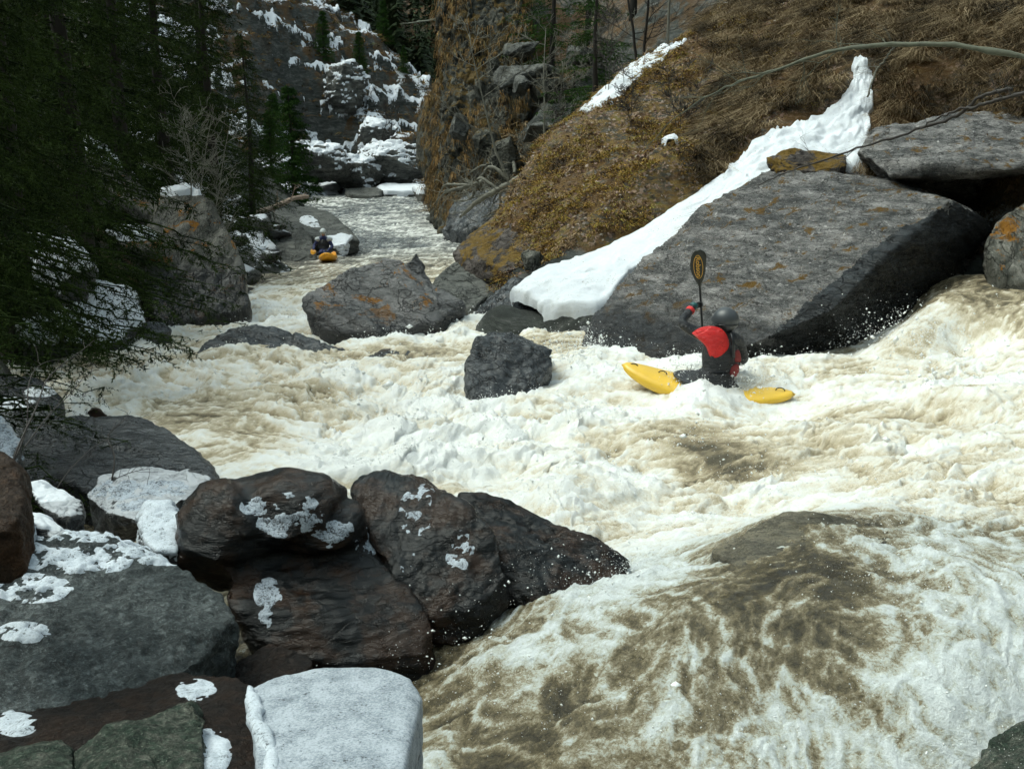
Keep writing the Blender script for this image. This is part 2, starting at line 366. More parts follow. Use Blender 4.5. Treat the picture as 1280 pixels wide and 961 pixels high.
WORLDW = [(2,3.2,ZC-2.95,.06,.6,-.3,-1),(0,2.2,ZC-3.2,.05,.6,-.3,-1),(4,2.5,ZC-2.9,.06,.6,0,-1),(-4,3,ZC-3.6,.02,0,0,-1),(-8,8,ZC-3.7,.02,.2,0,1),
 (-14,150,ZC-5.4,.06,.1,0,1),(0,130,ZC-5.35,.06,.1,0,1),(12,110,ZC-5.3,.06,.1,0,1),(9,9,ZC-2.5,.12,.8,-.9,-.3),(9,6,ZC-2.2,.1,.8,-.8,-.5),(12,14,ZC-2.2,.05,.2,-.7,-.7),(7,4.5,ZC-2.35,.1,.8,.2,-1)]
wp = np.array([[*PH(a[0], a[1], a[2]), *a[3:]] for a in WATER] + [list(a) for a in WORLDW])
waterZ = RBF(wp[:, :3])
# terrain: px, py, distance
TERR = [(20,475,13.6),(150,415,18.5),(200,398,21.5),(300,352,31),(335,318,36),(340,300,40),(335,270,52),(345,246,74),
 (400,226,90),(470,224,92),(530,222,92),(380,180,93),(420,20,108),(330,20,95),(470,120,98),(530,195,98),(350,120,92),(460,40,112),(540,140,106),
 (480,60,150),(480,0,200),(560,60,150),
 (575,285,54),(585,160,60),(610,60,60),(700,110,54),(700,40,60),(700,0,64),(800,30,50),(850,-30,52),(640,180,50),(620,240,48),
 (604,306,22.8),(650,345,20.2),(700,330,19.6),(740,300,19.8),(800,262,20.2),(860,215,20.5),(670,200,27.5),(640,240,26),(730,150,30),(730,230,23),(850,150,25),(850,60,33),(920,150,23),(900,20,33),
 (940,198,20.6),(1000,120,22),(1100,60,22.5),(1180,60,21),(1280,60,19.5),(1280,130,18.8),(1180,120,20.3),(1280,0,22),(1060,0,26),(1100,150,20.3),
 (600,372,20.4),(1240,330,16.9),(1290,255,18.4),(1200,245,19.0)]
SNOWT_L = [(1066,72,22.0),(1062,100,21.7),(1040,130,21.4),(1000,150,21.2),(955,160,21.1),(930,190,20.8),(900,215,20.6),(850,252,20.2),(800,282,19.8),(750,308,19.4),(700,322,18.9),(660,340,18.5),(638,362,18.0)]
SNOWT_R = [(1082,74,21.8),(1092,110,21.3),(1092,150,20.6),(1082,200,19.7),(1040,215,19.5),(960,225,19.4),(900,262,19.0),(850,298,18.5),(800,335,17.9),(775,352,17.5),(765,372,17.1),(735,380,16.9),(680,384,17.3)]
WT = [(-12,14,ZC-.2),(-9,9,ZC-1.6),(-6,5.5,ZC-2.2),(-18,25,ZC+4),(-13,27,ZC+.8),(-20,40,ZC+6),(-16,40,ZC-.5),(-21,60,ZC+4.5),(-30,20,ZC+12),(-45,60,ZC+24),(-28,85,ZC+7),
 (0,260,ZC+55),(-110,250,ZC+70),(120,250,ZC+80),(0,420,ZC+130),(-250,420,ZC+150),(280,420,ZC+160),(-80,120,ZC+45),(-60,0,ZC+20),
 (15,32,ZC+6.5),(20,26,ZC+6.5),(18,16,ZC+1.0),(14,16,ZC-1.2),(13,18,ZC-.6),(30,20,ZC+9),(40,60,ZC+27),(25,48,ZC+17),(14,42,ZC+11),(12,10,ZC-1.9),(11,5,ZC-1.9),(20,5,ZC+1),(30,110,ZC+30),
 (-1.5,3,ZC-2.6),(-3,4.6,ZC-3.0),(-2,6.5,ZC-3.25),(-4.5,8,ZC-3.2),(-6,10,ZC-3.1),(0,0,ZC-1.75),(0,-7,ZC-1.2),(-5,0,ZC-1.6),(2.5,1,ZC-2.9),(6,1,ZC-3),(-5,3.5,ZC-2.2),(-12,-5,ZC),(12,-6,ZC-.5),(-30,-5,ZC+8),(30,-6,ZC+6),
 (-1.7,23,ZC-4.7),(-1.35,26,ZC-4.9),(-1.0,21.4,ZC-4.4),(-2,28.5,ZC-5.1),(-.9,31,ZC-5.2),(2,46,ZC-5.6),(-2,60,ZC-5.9)]
bed = [[p[0], p[1], p[2] - (.9 if p[1] < 60 else 1.2)] for p in wp if p[0] > -.5 * p[1] - 1 and (p[1] > 2.5)]
tp = [list(P(*a)) for a in TERR] + [list(a) for a in WT] + bed
for a, b in zip(SNOWT_L, SNOWT_R):
    A, B = P(*a), P(*b)
    for f in (0., .5, 1.): q = A * (1 - f) + B * f; tp.append([q[0], q[1], q[2] - .22])
terrZ0 = RBF(np.array(tp))
def left0(X, Y): return sstep(60, 80, Y) * sstep(130, 112, Y) * sstep(9, 0, X)
def terr_detail(X, Y, Z):
    """ledges on the far left cliff, humps elsewhere"""
    far = sstep(60, 85, Y) * sstep(135, 112, Y)
    left = far * sstep(9, 0, X)
    zz = Z + 1.2 * fbm2(X / 6, Y / 6, 4, 3)
    Z = Z + left0(X, Y) * 1.3 * (np.abs(fbm2(X / 3.2, Y / 5, 4, 33)) - .3)
    st = 2.1; k = zz / st; f = k - np.floor(k); ter = st * (np.floor(k) + sstep(.0, .35, f) * 0 + np.clip((f - .55) / .45, 0, 1) ** 1.0)
    above = sstep(-1.8, -.6, Z)
    Z = Z + (ter - Z) * left * above * .85
    onland = sstep(-.5, .6, Z - waterZ(X, Y))
    sc = 1 + 3 * sstep(30, 90, Y)
    Z = Z + onland * sc * (.16 * fbm2(X / 1.6 / sc, Y / 1.6 / sc, 5, 11) + .10 * np.abs(pn2(X / .5 / sc, Y / .5 / sc, 5)))
    return Z
def terrZ(X, Y):
    X = np.atleast_1d(np.asarray(X, float)); Y = np.atleast_1d(np.asarray(Y, float))
    return terr_detail(X, Y, terrZ0(X, Y))
# ------------------------------------------------------------------ terrain sheet
def build_terrain():
    nr, nc = 620, 620
    Yv = -7 + 7 * np.exp(np.linspace(math.log(.9), math.log(470 / 7.), nr))
    s = np.linspace(-1, 1, nc); s = 1.25 * np.sign(s) * np.abs(s) ** 1.25
    Y = np.repeat(Yv[:, None], nc, 1); X = s[None, :] * (Y + 10)
    Z = terrZ(X.ravel(), Y.ravel()).reshape(X.shape)
    # grass, snow, dark cliff zones
    Zn = [(*P(700,280,21)[:2],1,.03,.9),(*P(850,150,25)[:2],1,.0,.6),(*P(800,230,21)[:2],1,.0,.9),(*P(1000,100,22)[:2],1,.0,.25),(*P(1200,40,21)[:2],1,.0,.1),(*P(1270,120,19)[:2],.8,0,.2),(*P(930,20,32)[:2],1,.15,.5),(20,30,1,.05,.3),
          (*P(560,270,52)[:2],-.6,0,.0),(*P(548,280,56)[:2],-.6,0,.0),(*P(560,200,56)[:2],-.4,0,.1),(*P(600,375,20)[:2],-.8,0,0),(*P(650,380,19)[:2],-.8,0,0),(*P(1240,330,16.6)[:2],-.8,0,0),(*P(1200,300,17.5)[:2],-.6,0,0),(*P(300,350,31)[:2],-.3,.6,0),(*P(330,310,38)[:2],-.3,.6,0),
          (*P(680,220,27)[:2],1,.05,.7),(*P(820,120,27)[:2],1,.1,.8),
          (*P(400,120,90)[:2],.15,.75,.4),(*P(480,160,98)[:2],.1,.75,.4),(*P(420,60,100)[:2],.15,.75,.3),(-20,25,.05,.35,.1),(-14,25,.05,.45,.1),(-20,45,.1,.6,.2),(-14,45,.0,.9,.1),(-25,70,.1,.7,.2),(-8,14,.0,.5,.0),
          (*P(480,30,170)[:2],.3,.0,.0),(30,170,.3,0,0),(-60,170,.3,.1,0),(0,300,.3,0,0),(*P(620,120,56)[:2],.35,.03,.4),(*P(740,60,56)[:2],.30,.0,.1),(*P(800,60,45)[:2],.34,.0,.1),(*P(700,150,48)[:2],-.1,.05,.1),(*P(840,10,45)[:2],.0,.1,.0),(-3,4,0,.2,0),(0,0,0,.2,0),(-6,8,0,.5,0),(9,8,.3,0,.3)]
    A = idw(Zn, X, Y, 4)
    F = grid_faces(nr, nc)
    t = NT('terrain_ground'); c = t.coord(which='Object'); nzv = t.xyz(t.geo('Normal'), 2)
    g, sn, ms = t.attr('grass'), t.attr('snow'), t.attr('moss')
    cs = t.coord(scale=(1, 1, 3.2)); n1 = t.noise(c, .7, 9, .7); n2 = t.noise(c, 4.5, 8, .72); n3 = t.noise(cs, 1.1, 9, .75, .6)
    rockc = t.ramp(n3, [(.3, (.012, .014, .012)), (.5, (.05, .055, .05)), (.68, (.15, .15, .14))])
    soil = t.ramp(n2, [(.3, (.02, .014, .008)), (.5, (.075, .05, .025)), (.62, (.16, .10, .045)), (.75, (.10, .10, .035))])
    mossc = t.ramp(t.noise(c, 3.1, 9, .75, .4), [(.28, (.03, .022, .01)), (.42, (.08, .055, .025)), (.54, (.17, .105, .032)), (.66, (.155, .14, .04)), (.8, (.07, .08, .03))])
    mf = t.mr(t.math('ADD', n1, t.math('MULTIPLY', ms, .5)), .62, .78)
    veg = t.mix(mf, soil, mossc); veg = t.mix(t.math('MULTIPLY', t.mr(t.noise(cs, 2.4, 9, .75, .8), .48, .58), .85), veg, rockc)
    leaf = t.vor(c, 17, 'F1', 'Color'); lf = t.mr(t.math('MULTIPLY', t.xyz(leaf, 0), t.mr(n2, .35, .6)), .60, .66)
    veg = t.mix(t.math('MULTIPLY', lf, .55), veg, (.36, .25, .20))
    gf = t.mr(t.math('ADD', t.math('MULTIPLY', nzv, .5), t.math('ADD', t.math('MULTIPLY', g, .6), t.math('MULTIPLY', n1, .5))), .62, .85)
    base = t.mix(gf, rockc, veg)
    # mossy rims on ledges of the cliffs
    rim = t.math('MULTIPLY', t.math('MULTIPLY', t.mr(n1, .47, .55), t.mr(nzv, .35, .6)), t.mr(g, -.1, .1)); base = t.mix(t.math('MULTIPLY', rim, .7), base, (.09, .045, .012))
    sf = t.mr(t.math('ADD', t.math('MULTIPLY', nzv, .9), t.math('ADD', t.math('MULTIPLY', sn, .75), t.math('ADD', t.math('MULTIPLY', n2, .7), t.math('MULTIPLY', n1, .25)))), 1.70, 1.78)
    base = t.mix(sf, base, SNOW)
    t.p(Base_Color=base, Roughness=.85, Normal=t.bump(t.math('ADD', n2, t.math('MULTIPLY', n3, .8)), .8, .12))
    t.b.inputs['Specular IOR Level'].default_value = .2
    V = np.stack([X, Y, Z], -1).reshape(-1, 3)
    global M_ground, ZONES; M_ground = t.m; ZONES = Zn
    me = mesh_np('ground', V, F, t.m, attrs={'grass': A[..., 0].ravel(), 'snow': A[..., 1].ravel(), 'moss': A[..., 2].ravel()})
    link('ground', me, 'mossy, grassy and rocky slopes of the gorge with the river bed between them', 'ground', kind='structure')
build_terrain()
def far_slope():
    '''finer sheet over the ledged slope beyond the pool'''
    xs = np.arange(-40, 10, .14); ys = np.arange(80, 128, .16); X, Y = np.meshgrid(xs, ys)
    Z = terrZ0(X, Y); Z = Z + left0(X, Y) * 1.3 * (np.abs(fbm2(X / 3.2, Y / 5, 4, 33)) - .3) + .9 * fbm2(X / 4, Y / 4, 5, 93)
    w = sstep(-2.2, -1.2, Z)
    for st, ph, sl in ((3.1, 0, .30), (1.15, .4, .24)):
        q = (Z + sl * X + .9 * fbm2(X / 2.6, Y / 2.6, 4, 95 + int(st))) / st + ph; f = q - np.floor(q)
        Z = Z + st * (np.floor(q) + np.clip((f - .62) / .38, 0, 1) - q) * .85 * w
    Z += w * (.16 * fbm2(X / .7, Y / .7, 4, 97))
    edge = np.minimum(np.minimum(X + 40, 10 - X) / 2, np.minimum(Y - 80, 128 - Y) / 3); Z += .45 - 1.6 * (1 - np.clip(edge, 0, 1))
    A = idw(ZONES, X, Y, 4)
    me = mesh_np('hillside', np.stack([X, Y, Z], -1).reshape(-1, 3), grid_faces(len(ys), len(xs)), M_ground, attrs={'grass': A[..., 0].ravel() - .35, 'snow': A[..., 1].ravel() * .8 + .62, 'moss': A[..., 2].ravel()})
    link('hillside', me, 'steep ledged slope with snow on its ledges beyond the pool', 'hillside', kind='structure')
far_slope()
def sky_blocking_bank():
    '''unseen bank behind the viewer, put in to block sky light'''
    xs = np.linspace(-70, 70, 160); ys = np.linspace(-2.2, -75, 90); X, Y = np.meshgrid(xs, ys)
    Z = ZC - 2.4 + .78 * (-Y - 2.2) + 1.2 * fbm2(X / 6, Y / 6, 4, 301) + .5 * np.abs(fbm2(X / 1.5, Y / 1.5, 3, 302)) + 6.5 * sstep(-7, -14, Y) * (.75 + .5 * np.abs(fbm2(X / 2.2, Y / 2.2, 3, 303))); Z[0] -= 2.5
    t = NT('sky_blocker_dark'); c = t.coord(); n = t.noise(c, 1.2, 7, .7)
    t.p(Base_Color=t.ramp(n, [(.35, (.008, .012, .006)), (.55, (.03, .04, .015)), (.7, (.06, .045, .02))]), Roughness=.95)
    link('hillside', mesh_np('hillside', np.stack([X, Y, Z], -1).reshape(-1, 3), grid_faces(90, 160)[:, ::-1], t.m), 'unseen dark bank behind the viewer, added to block sky light', 'hillside', kind='structure')
sky_blocking_bank()  # added out of view; keeps sky light off camera-facing faces
# ------------------------------------------------------------------ water sheet
def build_water():
    nr, nc = 1150, 900
    Yv = -2 + np.exp(np.linspace(math.log(3.6), math.log(160), nr))
    s = np.linspace(-.78, .82, nc)
    Y = np.repeat(Yv[:, None], nc, 1); X = s[None, :] * (Y + 1.2)
    Z = waterZ(X, Y)
    A = idw(np.concatenate([wp[:, :2], wp[:, 3:7]], 1), X, Y, 3.2)
    amp, foam, fx, fy = (A[..., i] for i in range(4))
    l = np.sqrt(fx ** 2 + fy ** 2) + 1e-6; fx = fx / l; fy = fy / l
    u = X * fx + Y * fy
    wx = X + .30 * pn2(X / 1.1, Y / 1.1, 50) + .09 * pn2(X / .3, Y / .3, 52); wy = Y + .30 * pn2(X / 1.1 + 31, Y / 1.1, 51) + .09 * pn2(X / .3 + 7, Y / .3, 53)
    wx = wx + .03 * pn2(X / .1, Y / .1, 54); wy = wy + .03 * pn2(X / .1, Y / .1 + 9, 55)
    # big boils
    b1 = fbm2(wx / 1.25, wy / 1.25, 2, 1); b2 = np.abs(pn2(wx / .52, wy / .52, 4)) * 2 - .5; b3 = np.abs(pn2(wx / .21 + 9, wy / .21, 6)) * 2 - .5
    # streaks carried along the flow
    def lic(sc, L, n, seed):
        out = 0
        for k in range(-n, n + 1):
            d = k * L / n
            out = out + pn2((wx + fx * d + .12 * d * d * fy) / sc, (wy + fy * d - .12 * d * d * fx) / sc, seed)
        return out / math.sqrt(2 * n + 1) / .6
    s1 = lic(.15, .50, 6, 20); s2 = lic(.055, .22, 5, 24)
    b4 = np.abs(pn2(wx / .09, wy / .09 + 5, 9)) * 2 - .5
    near = np.clip(Y / 12, .35, 1.0)
    calm = sstep(24, 34, Y)
    lace = np.clip(1 - np.abs(pn2(wx / .34, wy / .30, 70)) * 3.2, 0, 1) ** 1.5 + .6 * np.clip(1 - np.abs(pn2(wx / .13, wy / .12, 71)) * 3.2, 0, 1) ** 1.5
    H = amp * (1.35 * b1 * (1 - .55 * calm) + (.36 * b2 + .16 * b3 * near + .10 * b4) * (1 - .8 * calm) + .07 * s1 + .04 * s2 + .08 * lace)
    fine = np.clip(amp * 3, .02, .35)
    H += sstep(6.7, 6.0, Y) * .010 * (np.abs(pn2(wx / .06, wy / .06, 90)) + .6 * pn2(wx / .03, wy / .03, 91)); H += fine * near * .03 * (.5 * s1 + .5 * s2 + 1.2 * b4 + .5 * lace)
    crest = b1 * .55 + b2 * .45 + b3 * .35
    fgm = sstep(6.7, 6.0, Y) * sstep(5.2, 3.0, X)
    s1 = s1 * (1 - .35 * fgm); s2 = s2 * (1 - .3 * fgm)
    lown = 1 - .45 * fgm * sstep(.6, .3, foam)
    al = wx * fx + wy * fy; ac = -wx * fy + wy * fx
    patch = fbm2(X / 1.9 + .5 * pn2(X / .8, Y / .8, 61), Y / 1.1 + .5 * pn2(X / .7, Y / .7, 62), 3, 82)
    Fm = (.10 + .76 * foam) * (1 - fgm) + foam * fgm + lown * .12 * fgm * pn2(wx / .035, wy / .035, 88) - .06 * calm + lown * .22 * crest + .13 * s1 + .10 * s2 + .10 * b4 + (.20 + .16 * fgm) * (lace - .45) + .13 * fbm2(wx / .7, wy / .7, 3, 80) + .24 * patch * (1 - .5 * fgm)
    # choppy: push crests along the flow
    dx = -fx * amp * .5 * b2; dy = -fy * amp * .5 * b2
    V = np.stack([X + dx, Y + dy, Z + H], -1).reshape(-1, 3)
    F = grid_faces(nr, nc)
    # drop faces buried deep in the banks
    TZ = terrZ0(X, Y); bur = ((TZ - Z) > 1.2).ravel()
    keep = ~(bur[F].all(1)); F = F[keep]
    used = np.unique(F); mp = np.full(len(V), -1); mp[used] = np.arange(len(used)); F = mp[F]
    t = NT('whitewater'); c = t.coord(which='Object')
    f = t.attr('foam'); fl = t.attr('fine')
    nA = t.noise(c, 7, 9, .72, 1.6); nB = t.noise(c, 30, 6, .75, 1.2); nC = t.noise(c, 2.2, 6, .6, .8); nD = t.noise(c, 75, 3, .7, .5)
    py = t.xyz(t.geo('Position'), 1); nw = t.math('MULTIPLY', t.mr(py, 5.5, 10, 1.0, .42), t.mr(f, .12, .55, .62, 1.0))
    ff = t.math('ADD', f, t.math('MULTIPLY', nw, t.math('ADD', t.math('MULTIPLY', t.math('SUBTRACT', nA, .5), .9), t.math('ADD', t.math('MULTIPLY', t.math('SUBTRACT', nB, .5), 1.0), t.math('MULTIPLY', t.math('SUBTRACT', nD, .5), .6)))))
    thin = t.mr(fl, .04, .12)
    tea = t.mix(nC, (.055, .042, .025), (.13, .085, .04))
    tan = (.50, .375, .20); cream = (.80, .75, .62); white = (.90, .91, .90)
    r = t.ramp(ff, [(.0, (.10, .085, .055)), (.20, (.26, .21, .13)), (.38, (.52, .44, .30)), (.52, (.68, .60, .46)), (.66, (.80, .76, .66)), (.80, (.88, .87, .81)), (1.0, (.93, .94, .92))])
    r2 = t.ramp(ff, [(.0, (.036, .030, .018)), (.22, (.10, .082, .046)), (.38, (.21, .17, .10)), (.52, (.35, .31, .22)), (.64, (.52, .52, .44)), (.80, (.64, .67, .64)), (1.0, (.78, .82, .82))])
    sh = t.attr('sheet'); r = t.mix(sh, r, r2)
    far = t.mr(t.xyz(t.geo('Position'), 1), 28, 45)
    rf = t.ramp(ff, [(.0, (.05, .055, .06)), (.25, (.13, .14, .14)), (.5, (.44, .44, .41)), (.8, (.8, .8, .77)), (1.0, (.88, .88, .87))])
    base = t.mix(far, r, rf)
    rough = t.mixf(sh, t.mr(ff, .25, .8, .08, .45), t.mr(ff, .3, .8, .04, .22))
    hh = t.math('ADD', t.math('MULTIPLY', nA, .7), t.math('MULTIPLY', nB, .45))
    hh = t.math('ADD', hh, t.math('MULTIPLY', t.noise(c, 90, 3, .7), .12))
    t.p(Base_Color=base, Roughness=rough, Normal=t.bump(hh, .9, .045), IOR=1.33, Specular_IOR_Level=t.mixf(sh, .5, .9))
    t.b.inputs['Subsurface Weight'].default_value = 0
    me = mesh_np('river_water', V[used], F, t.m, attrs={'foam': Fm.ravel()[used], 'fine': amp.ravel()[used], 'sheet': fgm.ravel()[used]})
    link('river_water', me, 'foaming tan and white rapids pouring down the gorge', 'water', kind='structure')
    # ---- droplets thrown up from the crests, uncountable
    pr = (np.clip(amp.ravel() - .05, 0, 1) * np.clip(Fm.ravel() - .6, 0, 1) * np.clip(crest.ravel() + .1, 0, 2) * (Y.ravel() < 24) * (np.abs(s[None, :]).repeat(nr, 0).ravel() < .62) * (~bur))
    pr = pr * (Y.ravel() ** 1.4)
    n = 26000; idx = rng.choice(len(pr), n, p=pr / pr.sum())
    hot = [PH(a, b, c_) + np.abs(rng.normal(0, 1, (nn_, 3))) * [0, 0, .05] + rng.normal(0, 1, (nn_, 3)) * [.35, .30, .02] for a, b, c_, nn_ in [(800,740,2.55,3500),(1160,740,2.33,2500),(1190,880,2.5,2500),(640,850,2.75,2500),(900,900,2.6,2500)]]
    for (px, py, h, cnt, sp) in [(a_, b_, c_, int(d_ * 1.7), e_) for a_, b_, c_, d_, e_ in [(700,455,3.2,900,.28),(735,440,3.25,500,.2),(880,480,3.2,900,.22),(840,475,3.2,500,.2),(960,480,3.1,400,.25),(1140,430,2.8,900,.3),(800,712,2.6,700,.10),(770,750,2.62,700,.10),(880,470,3.15,1200,.13),(850,482,3.2,900,.12),(925,488,3.2,900,.15),(905,476,3.1,700,.10),(1130,670,2.3,900,.25),(1200,820,2.45,900,.25),(870,560,3.1,300,.25),(1050,430,3.05,500,.3),(640,470,3.3,300,.25),(960,640,2.9,500,.3),(1200,900,2.55,700,.25),(620,860,2.8,600,.3),(450,520,3.4,500,.5),(1180,480,2.95,800,.5)]]:
        q = PH(px, py, h); hot.append(q + np.abs(rng.normal(0, 1, (cnt, 3))) * [0, 0, sp * .8] + rng.normal(0, 1, (cnt, 3)) * [sp, sp, 0.02])
    base_p = V[idx] + rng.normal(0, 1, (n, 3)) * [.02, .02, 0] + np.abs(rng.exponential(.045, (n, 1))) * [0, 0, 1]
    C = np.concatenate([base_p] + hot); C = C[(C[:, 1] > 6.3) | (rng.uniform(0, 1, len(C)) < .5)]; m = len(C)
    r = .00095 * np.exp(rng.normal(0, .75, m)) * np.clip(C[:, 1] / 5, .6, 2.6)
    oc = np.array([[1,0,0],[-1,0,0],[0,1,0],[0,-1,0],[0,0,1],[0,0,-1.]]); of = np.array([[0,2,4],[2,1,4],[1,3,4],[3,0,4],[2,0,5],[1,2,5],[3,1,5],[0,3,5]])
    vel = rng.normal(0, 1, (m, 3)) + [-.8, -.3, .6]; vel /= np.linalg.norm(vel, axis=1, keepdims=True); k_ = rng.uniform(0, 1.3, m)
    off = oc[None] * r[:, None, None]; off = off + vel[:, None] * (off @ vel[:, :, None]) * k_[:, None, None]
    VV = (C[:, None] + off).reshape(-1, 3)
    FF = (np.arange(m)[:, None, None] * 6 + of[None]).reshape(-1, 3)
    dm = simple('water_droplets', (.85, .86, .85), .25)
    link('spray_droplets', mesh_np('spray_droplets', VV, FF, dm), 'white droplets of spray flying above the rapids', 'spray', kind='stuff')
build_water()
# ------------------------------------------------------------------ rocks
def hull(pts):
    bm = bmesh.new()
    for p in pts: bm.verts.new(tuple(p))
    r = bmesh.ops.convex_hull(bm, input=bm.verts[:])
    junk = list({g for g in (r['geom_interior'] + r['geom_unused']) if isinstance(g, bmesh.types.BMVert)})
    bmesh.ops.delete(bm, geom=junk, context='VERTS')
    bmesh.ops.recalc_face_normals(bm, faces=bm.faces[:])
    bm.verts.ensure_lookup_table()
    V = np.array([v.co[:] for v in bm.verts]); F = [[v.index for v in f.verts] for f in bm.faces]
    for i, v in enumerate(bm.verts): v.index = i
    F = [[v.index for v in f.verts] for f in bm.faces]
    bm.free(); return V, F
def solid(front, depth=1.0, sink=.5, shrink=.85):
    """outline points (px, py, distance) with a body behind them and a foot under them"""
    A = np.array([P(*a) for a in front]); c = A.mean(0)
    back = []
    for a in A:
        d = a - np.array([0, 0, ZC]); b = a + d / np.linalg.norm(d[:2]) * depth
        b = c + (b - c) * [shrink, 1, shrink]; b[2] -= .12 * depth; back.append(b)
    pts = np.concatenate([A, back])
    low = A[A[:, 2] < np.median(A[:, 2])]
    if sink: pts = np.concatenate([pts, low - [0, 0, sink]])
    return pts
def rock(name, label, mat, hulls, vox=None, sm=4, frac=.35, fine=1.0, cell=(1, 1, 1), rot=0.0, tilt=0.0, cat='rock', group=None, seed=0, snow=None, lump=1.0, keep=False):
    """hulls: list of point arrays, fused into one body, then weathered"""
    bm = bmesh.new()
    for h in hulls:
        V, F = hull(h); vs = [bm.verts.new(v) for v in V]
        for f in F: bm.faces.new([vs[i] for i in f])
    me0 = bpy.data.meshes.new('tmp'); bm.to_mesh(me0); bm.free()
    allp = np.concatenate(hulls); size = np.linalg.norm(allp.max(0) - allp.min(0))
    ob = bpy.data.objects.new('tmp', me0); COL.objects.link(ob)
    m = ob.modifiers.new('r', 'REMESH'); m.mode = 'VOXEL'; m.voxel_size = vox or size / 120
    s = ob.modifiers.new('s', 'SMOOTH'); s.factor = .6; s.iterations = sm
    dg = bpy.context.evaluated_depsgraph_get(); ev = ob.evaluated_get(dg); me1 = bpy.data.meshes.new_from_object(ev)
    V, N, Fs = read_mesh(me1)
    bpy.data.objects.remove(ob); bpy.data.meshes.remove(me0); bpy.data.meshes.remove(me1)
    R = np.array(Matrix.Rotation(rot, 3, 'Z') @ Matrix.Rotation(tilt, 3, 'Y'))
    q = (V @ R) / np.array(cell); L = min(size, 3.0)
    warp = np.stack([pn3(q * 2.2 / L * 1.0 + 5, seed), pn3(q * 2.2 / L + 19, seed + 1), pn3(q * 2.2 / L + 37, seed + 2)], 1)
    qq = q + warp * L * .12
    d = .040 * L * fbm3(q / (L * .35), 3, seed) * lump
    cv, ce = cells3(qq / (L * .22), seed + 3)
    d += frac * .055 * L * (cv - .5) * sstep(0, .12, ce)
    cv2, ce2 = cells3(qq / (L * .085), seed + 4)
    d += frac * .022 * L * (cv2 - .5) * sstep(0, .15, ce2)
    d -= frac * .012 * L * (1 - sstep(0, .08, ce))
    d += fine * .0085 * L * fbm3(qq / (L * .05) * [1, 1, 1.6], 3, seed + 5, .6)
    V = V + N * d[:, None]
    o = put(name, V, Fs, mat, label, cat, group)
    if snow:
        snow_on(o, V, Fs, snow, seed)
    return o
def snow_on(o, V, Fs, spec, seed=0, name='snow_cover', mat=None):
    """a blanket of snow with real thickness on the upward faces"""
    N = np.zeros_like(V)
    for f in Fs:
        a, b, c = V[f[:, 0]], V[f[:, 1]], V[f[:, 2]]; n = np.cross(b - a, c - a)
        n /= np.maximum(np.linalg.norm(n, axis=1, keepdims=True), 1e-12)
        for k in range(f.shape[1]): np.add.at(N, f[:, k], n)
    N /= np.maximum(np.linalg.norm(N, axis=1, keepdims=True), 1e-9)
    thick = spec.get('t', .04); sc = spec.get('sc', .35)
    m = (N[:, 2] - spec.get('thr', .55)) * spec.get('slope', 1.6) + spec.get('rough', .9) * fbm3(V / sc, 5, seed + 40, .6)
    if 'spots' in spec:
        px, py = project(V); best = np.full(len(V), -9.0)
        for (sx, sy, rx, ry) in spec['spots']:
            best = np.maximum(best, 1 - np.sqrt(((px - sx) / rx) ** 2 + ((py - sy) / ry) ** 2))
        m = np.minimum(m + .35, 1) * 0.55 + best * 1.1 + spec.get('bias', 0)
        m = np.where(N[:, 2] > spec.get('nmin', -.1), m, -1)
    else: m = m + spec.get('bias', 0)
    h = thick * (sstep(-.02, .45, m)) - .006 + .15 * thick * fbm3(V / .07, 3, seed) * (m > 0)
    W = V + N * h[:, None] * .55 + np.array([0, 0, 1]) * h[:, None] * .45
    FF = [f[(m[f] > -.06).any(1)] for f in Fs]; FF = [f for f in FF if len(f)]
    if not FF: return None
    used = np.unique(np.concatenate([f.ravel() for f in FF])); mp = np.full(len(V), -1); mp[used] = np.arange(len(used))
    mt = {'dust': M_dust, 'fs': M_fsnow, 'slab': M_slabsnow}.get(spec.get('mat'), MSNOW)
    return put(name, W[used], [mp[f] for f in FF], mat or mt, parent=o)
def frag(cx, cy, Y, w, h, d, n=14, seed=0, flat=0):
    """random angular stone, centre given, sizes in metres"""
    r = np.random.default_rng(seed); a = r.normal(0, 1, (n, 3)); a /= np.linalg.norm(a, axis=1, keepdims=True)
    return P(cx, cy, Y) + a * [w / 2, d / 2, h / 2] * r.uniform(.85, 1.1, (n, 1))
# materials
M_slab = rock_mat('slab_rock', (.030, .032, .032), (.42, .40, .385), lich=.16, strata=(1, .8, 4.2), rot=(.2, 1.0, .3), scale=1.9, wet_z=.42, speck=.95, grain=.35, lichen=(.22, .12, .02))
M_wet = rock_mat('wet_rock', (.008, .010, .012), (.085, .09, .095), rough=.22, strata=(1, 2.6, 1), rot=(0, .4, .3), scale=1.8, speck=.25)
M_grey = rock_mat('grey_rock', (.055, .057, .057), (.25, .24, .235), lich=.1, strata=(1, 1, 2.5), rot=(.3, .5, .2), scale=1.3, wet_z=-.1, speck=.3, rough=.5)
M_left = rock_mat('left_boulder_rock', (.03, .032, .026), (.21, .20, .175), lich=.25, strata=(2.6, 1, 1), rot=(0, .5, .3), scale=1.4, wet_z=.3, speck=.5)
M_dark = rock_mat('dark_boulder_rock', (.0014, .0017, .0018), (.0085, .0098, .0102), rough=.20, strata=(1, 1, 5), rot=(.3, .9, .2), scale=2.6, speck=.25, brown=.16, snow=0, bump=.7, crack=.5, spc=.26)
M_brown = rock_mat('brown_rock', (.012, .008, .006), (.075, .045, .028), rough=.5, strata=(1, 1, 1), scale=3.0, speck=.1, brown=.3, crack=.3, grain=.4)
